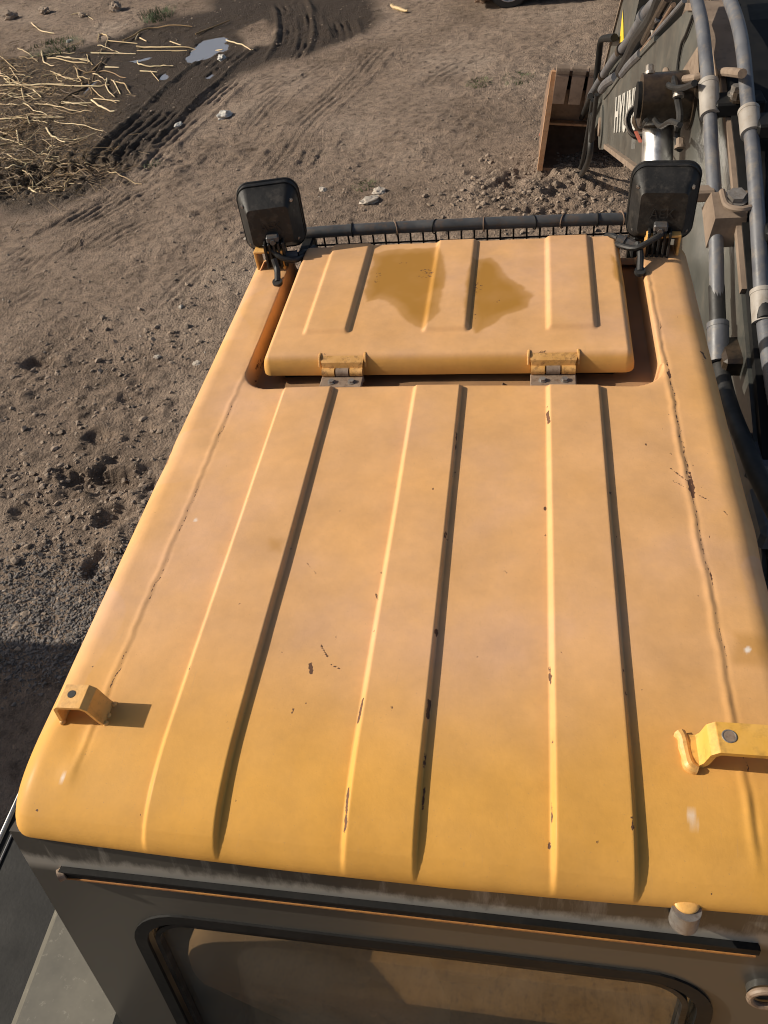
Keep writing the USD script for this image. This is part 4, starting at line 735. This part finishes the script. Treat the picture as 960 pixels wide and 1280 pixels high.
# ------------------------------------------------------------------ stalks, litter, stones, grass on the dirt
def C(*a): return [(x / 3, y / 3) for x, y in a]
ST = [C((120, 92), (150, 118), (208, 132)), C((160, 200), (170, 240), (205, 255)), C((365, 160), (378, 130), (402, 140), (402, 175), (372, 210)), C((405, 160), (517, 170)), C((525, 145), (553, 163)), C((640, 155), (735, 178)), C((515, 180), (620, 181), (740, 178)), C((515, 190), (700, 192)), C((850, 150), (905, 165), (950, 192)),
      C((180, 222), (300, 245), (345, 240)), C((330, 210), (335, 232), (352, 250)), C((290, 265), (300, 300), (312, 325)), C((0, 328), (150, 325), (345, 330), (410, 325)), C((345, 330), (385, 370), (440, 392)), C((420, 308), (465, 320), (490, 352)), C((405, 300), (400, 335), (430, 365)), C((345, 378), (380, 405), (428, 420)), C((430, 310), (452, 352)),
      C((235, 395), (345, 390)), C((130, 345), (155, 370)), C((135, 395), (200, 400)), C((175, 485), (200, 515), (247, 540)), C((60, 440), (110, 455)), C((105, 440), (118, 480)), C((65, 500), (80, 545)), C((100, 685), (125, 710), (158, 720)), C((128, 675), (178, 652)), C((70, 610), (145, 600)), C((565, 265), (597, 305)), C((515, 230), (530, 250), (600, 250), (650, 248)), C((525, 268), (590, 270)),
      C((345, 205), (510, 202)), C((0, 450), (100, 448)), C((130, 450), (235, 445)), C((0, 590), (100, 540), (150, 490)), C((0, 550), (60, 535)), C((0, 500), (30, 510)), C((240, 225), (330, 232)), C((150, 320), (240, 322)), C((20, 300), (45, 322)), C((0, 345), (60, 340)), C((85, 340), (92, 380)), C((0, 395), (45, 400)), C((350, 372), (450, 385)), C((395, 255), (450, 258)), C((270, 60), (320, 55), (352, 78)), C((640, 190), (720, 186)), C((800, 180), (835, 184)), C((505, 150), (520, 132))]
dk_st = [C((735, 135), (862, 80)), C((465, 160), (560, 115), (720, 103)), C((345, 270), (400, 222)), C((240, 380), (340, 310), (395, 220)), C((0, 720), (80, 690), (150, 640))]
def stalk(pts, r, m, label, group, lift=.03):
    g = spline(np.array([(*on_z(*p)[:2], 0) for p in pts]), 4); g = g + np.column_stack([rng.normal(0, .006, len(g)), rng.normal(0, .006, len(g)), np.zeros(len(g))])
    for k in range(len(g)): g[k, 2] = Z(g[k, 0], g[k, 1]) + r * .8 + lift * rng.random() * .8
    o = obj('dry_stalk', tube(g, [r, r * .95, r * .6], 6, 2), m, smooth=40); tag(o, label, 'stalk', group)
SPECIAL = {0: 'bent pale stalk highest at the upper left, above the straw', 2: 'hook-shaped pale stalk left of the puddle', 6: 'long straight pale stalk running into the largest puddle', 8: 'curved pale stalk at the right end of the largest puddle', 12: 'longest straight pale stalk crossing the left mud', 16: 'thick curved pale stalk lowest right of the stalk tangle', 21: 'lone bent pale stalk low on the mud left of the ruts', 25: 'short thick pale stalk in the dark hollow at the lower left', 28: 'short slanting pale stalk lying across the muddy ruts', 30: 'long thin pale stalk across the mud below the puddle'}
for i, p in enumerate(ST): stalk(p, rng.uniform(.007, .015), M['straw'], SPECIAL.get(i, 'pale straw-coloured dry stalk lying on the wet mud among many others'), None if i in SPECIAL else 'pale dry stalks on the mud')
for p in dk_st: stalk(p, .014, M['straw_dark'], 'dark wet twig lying on the mud among the pale stalks', 'dark twigs on the mud')
for k in range(105):
    px, py = abs(rng.normal(0, 72)), rng.uniform(78, 240) if rng.random() < .8 else rng.uniform(60, 130)
    a = rng.normal(0, .7); l = rng.uniform(5, 34); pts = [(px - l * math.cos(a), py - l * .45 * math.sin(a)), (px, py + rng.normal(0, 2.5)), (px + l * math.cos(a), py + l * .45 * math.sin(a))]
    stalk(pts, rng.uniform(.005, .010), M['straw'] if rng.random() < .6 else M['straw_dark'], 'pale straw-coloured dry stalk lying on the wet mud among many others', 'pale dry stalks on the mud')
stalk([(490, 10), (500, 13), (509, 16)], .03, M['straw'], 'lone pale stick on the dry dirt at the top middle', None)
def litterstraw(n, seed):
    r = np.random.default_rng(seed); vs, fs, off = [], [], 0
    for i in range(n):
        px, py = abs(r.normal(0, 62)), r.normal(150, 50)
        if r.random() < .3: px, py = r.normal(90, 35), r.normal(215, 14)
        p = on_z(px, max(py, 40)); a, l, w = r.uniform(0, 3.14), r.uniform(.02, .13), r.uniform(.002, .005); z = Z(p[0], p[1]) + .012 + .05 * r.random()
        e = np.array([math.cos(a), math.sin(a), r.normal(0, .25)]) * l; f = np.array([-math.sin(a), math.cos(a), 0]) * w; c = np.array([p[0], p[1], z])
        v = [c - e - f, c - e + f, c - e + (0, 0, w), c + e - f, c + e + f, c + e + (0, 0, w)]; vs += v
        fs += [[off + q for q in t] for t in ((0, 2, 1), (3, 4, 5), (0, 3, 5), (0, 5, 2), (1, 2, 5), (1, 5, 4), (0, 1, 4), (0, 4, 3))]; off += 6
    return trimesh.Trimesh(np.array(vs), fs, process=False)
o = obj('straw_litter', litterstraw(900, 5), M['straw_dark'], smooth=False); tag(o, 'broken brown straw and chaff strewn over the mud at the left', 'straw', kind='stuff')

def lump(name, px, py, size, m, label, category, seed, flat=.6, group=None):
    r = np.random.default_rng(seed); p = on_z(px, py); b = trimesh.creation.icosphere(subdivisions=2)
    v = b.vertices * (1 + 1.5 * (meshkit.fbm(b.vertices * 2.2 + seed, 4, seed)[:, None] - .5)) * size * [1, r.uniform(.55, .8), flat]; v = v @ trimesh.transformations.rotation_matrix(r.uniform(0, 6), (0, 0, 1))[:3, :3]
    b = trimesh.Trimesh(v + [p[0], p[1], Z(p[0], p[1]) + size * flat * .45], b.faces); o = obj(name, b, m, smooth=False); tag(o, label, category, group)
lump('litter_scrap', 277, 72, .11, M['litter'], 'white plastic scrap at the edge of the largest puddle', 'litter', 3, .35)
lump('litter_scrap', 281, 146, .11, M['litter'], 'crumpled white paper on dry dirt below the muddy ruts', 'litter', 14, .5)
lump('litter_scrap', 223, 157, .065, M['litter'], 'small white scrap beside the deep mud ruts', 'litter', 5, .35)
lump('litter_scrap', 87, 53, .06, M['litter'], 'small pale scrap above the straw at the upper left', 'litter', 7, .4)
lump('litter_scrap', 679, 168, .05, M['red_litter'], 'red scrap at the foot of the bucket', 'litter', 8, .6)
for i, (px, py, s, l) in enumerate([(14, 23, .15, 'grey stone at the upper left corner of the yard'), (57, 17, .13, 'grey lump of rubble right of the corner stone'), (146, 13, .17, 'dark lump of earth at the top edge of the mud'), (103, 21, .09, 'brown clod beside a bent stalk at the top')]): lump('stone', px, py, s, M['stone'], l, 'stone', 20 + i)
for i, (px, py, s, l) in enumerate([(403, 237, .055, 'pale flat stone right of the left work lamp'), (474, 240, .085, 'pale flat stone above the middle of the guard bar'), (462, 251, .10, 'pale stone slab just above the guard bar'), (245, 452, .04, 'pale stone left of the roof edge'), (226, 384, .035, 'pale pebble on dirt left of the hatch'), (196, 446, .035, 'small pale stone among clods'), (308, 300, .03, 'tiny pale stone beside the left lamp')]): lump('stone', px, py, s, M['pale_stone'], l, 'stone', 40 + i, .35)
lump('stone', 605, 2, .16, M['rust'], 'brown lump beside the wheel of the parked car', 'stone', 60, .6)
def tuft(px, py, n, hgt, spread, label):
    p = on_z(px, py); t = thing('grass_tuft', label, 'grass tuft', (p[0], p[1], Z(p[0], p[1]))); vs, fs = [], []
    for k in range(n):
        a, r0 = rng.uniform(0, 6.28), spread * math.sqrt(rng.random()); b = np.array([r0 * math.cos(a), r0 * math.sin(a), -.01]); e = np.array([rng.normal(0, .4), rng.normal(0, .4), 1.0]) * hgt * rng.uniform(.4, 1); w = np.array([math.sin(a), -math.cos(a), 0]) * .006
        i = len(vs); vs += [b - w, b + w, b + e * .6 + w * .7, b + e * .6 - w * .7, b + e + (rng.normal(0, .03), rng.normal(0, .03), 0)]; fs += [[i, i + 1, i + 2], [i, i + 2, i + 3], [i + 3, i + 2, i + 4]]
    obj('blades', trimesh.Trimesh(np.array(vs), fs, process=False), M['grass'], t, smooth=False)
tuft(197, 23, 260, .16, .35, 'small bright green grass tuft at the top of the mud'); tuft(70, 61, 420, .10, .55, 'flat olive grass patch at the upper left among straw'); tuft(598, 104, 120, .05, .2, 'sparse grass tuft on dry dirt left of the arm'); tuft(648, 99, 150, .05, .25, 'sparse grass patch nearest the rusty bucket'); tuft(455, 232, 60, .04, .15, 'faint grass tuft above the guard bar'); tuft(190, 205, 40, .04, .12, 'thin grass tuft beside the tyre ruts')
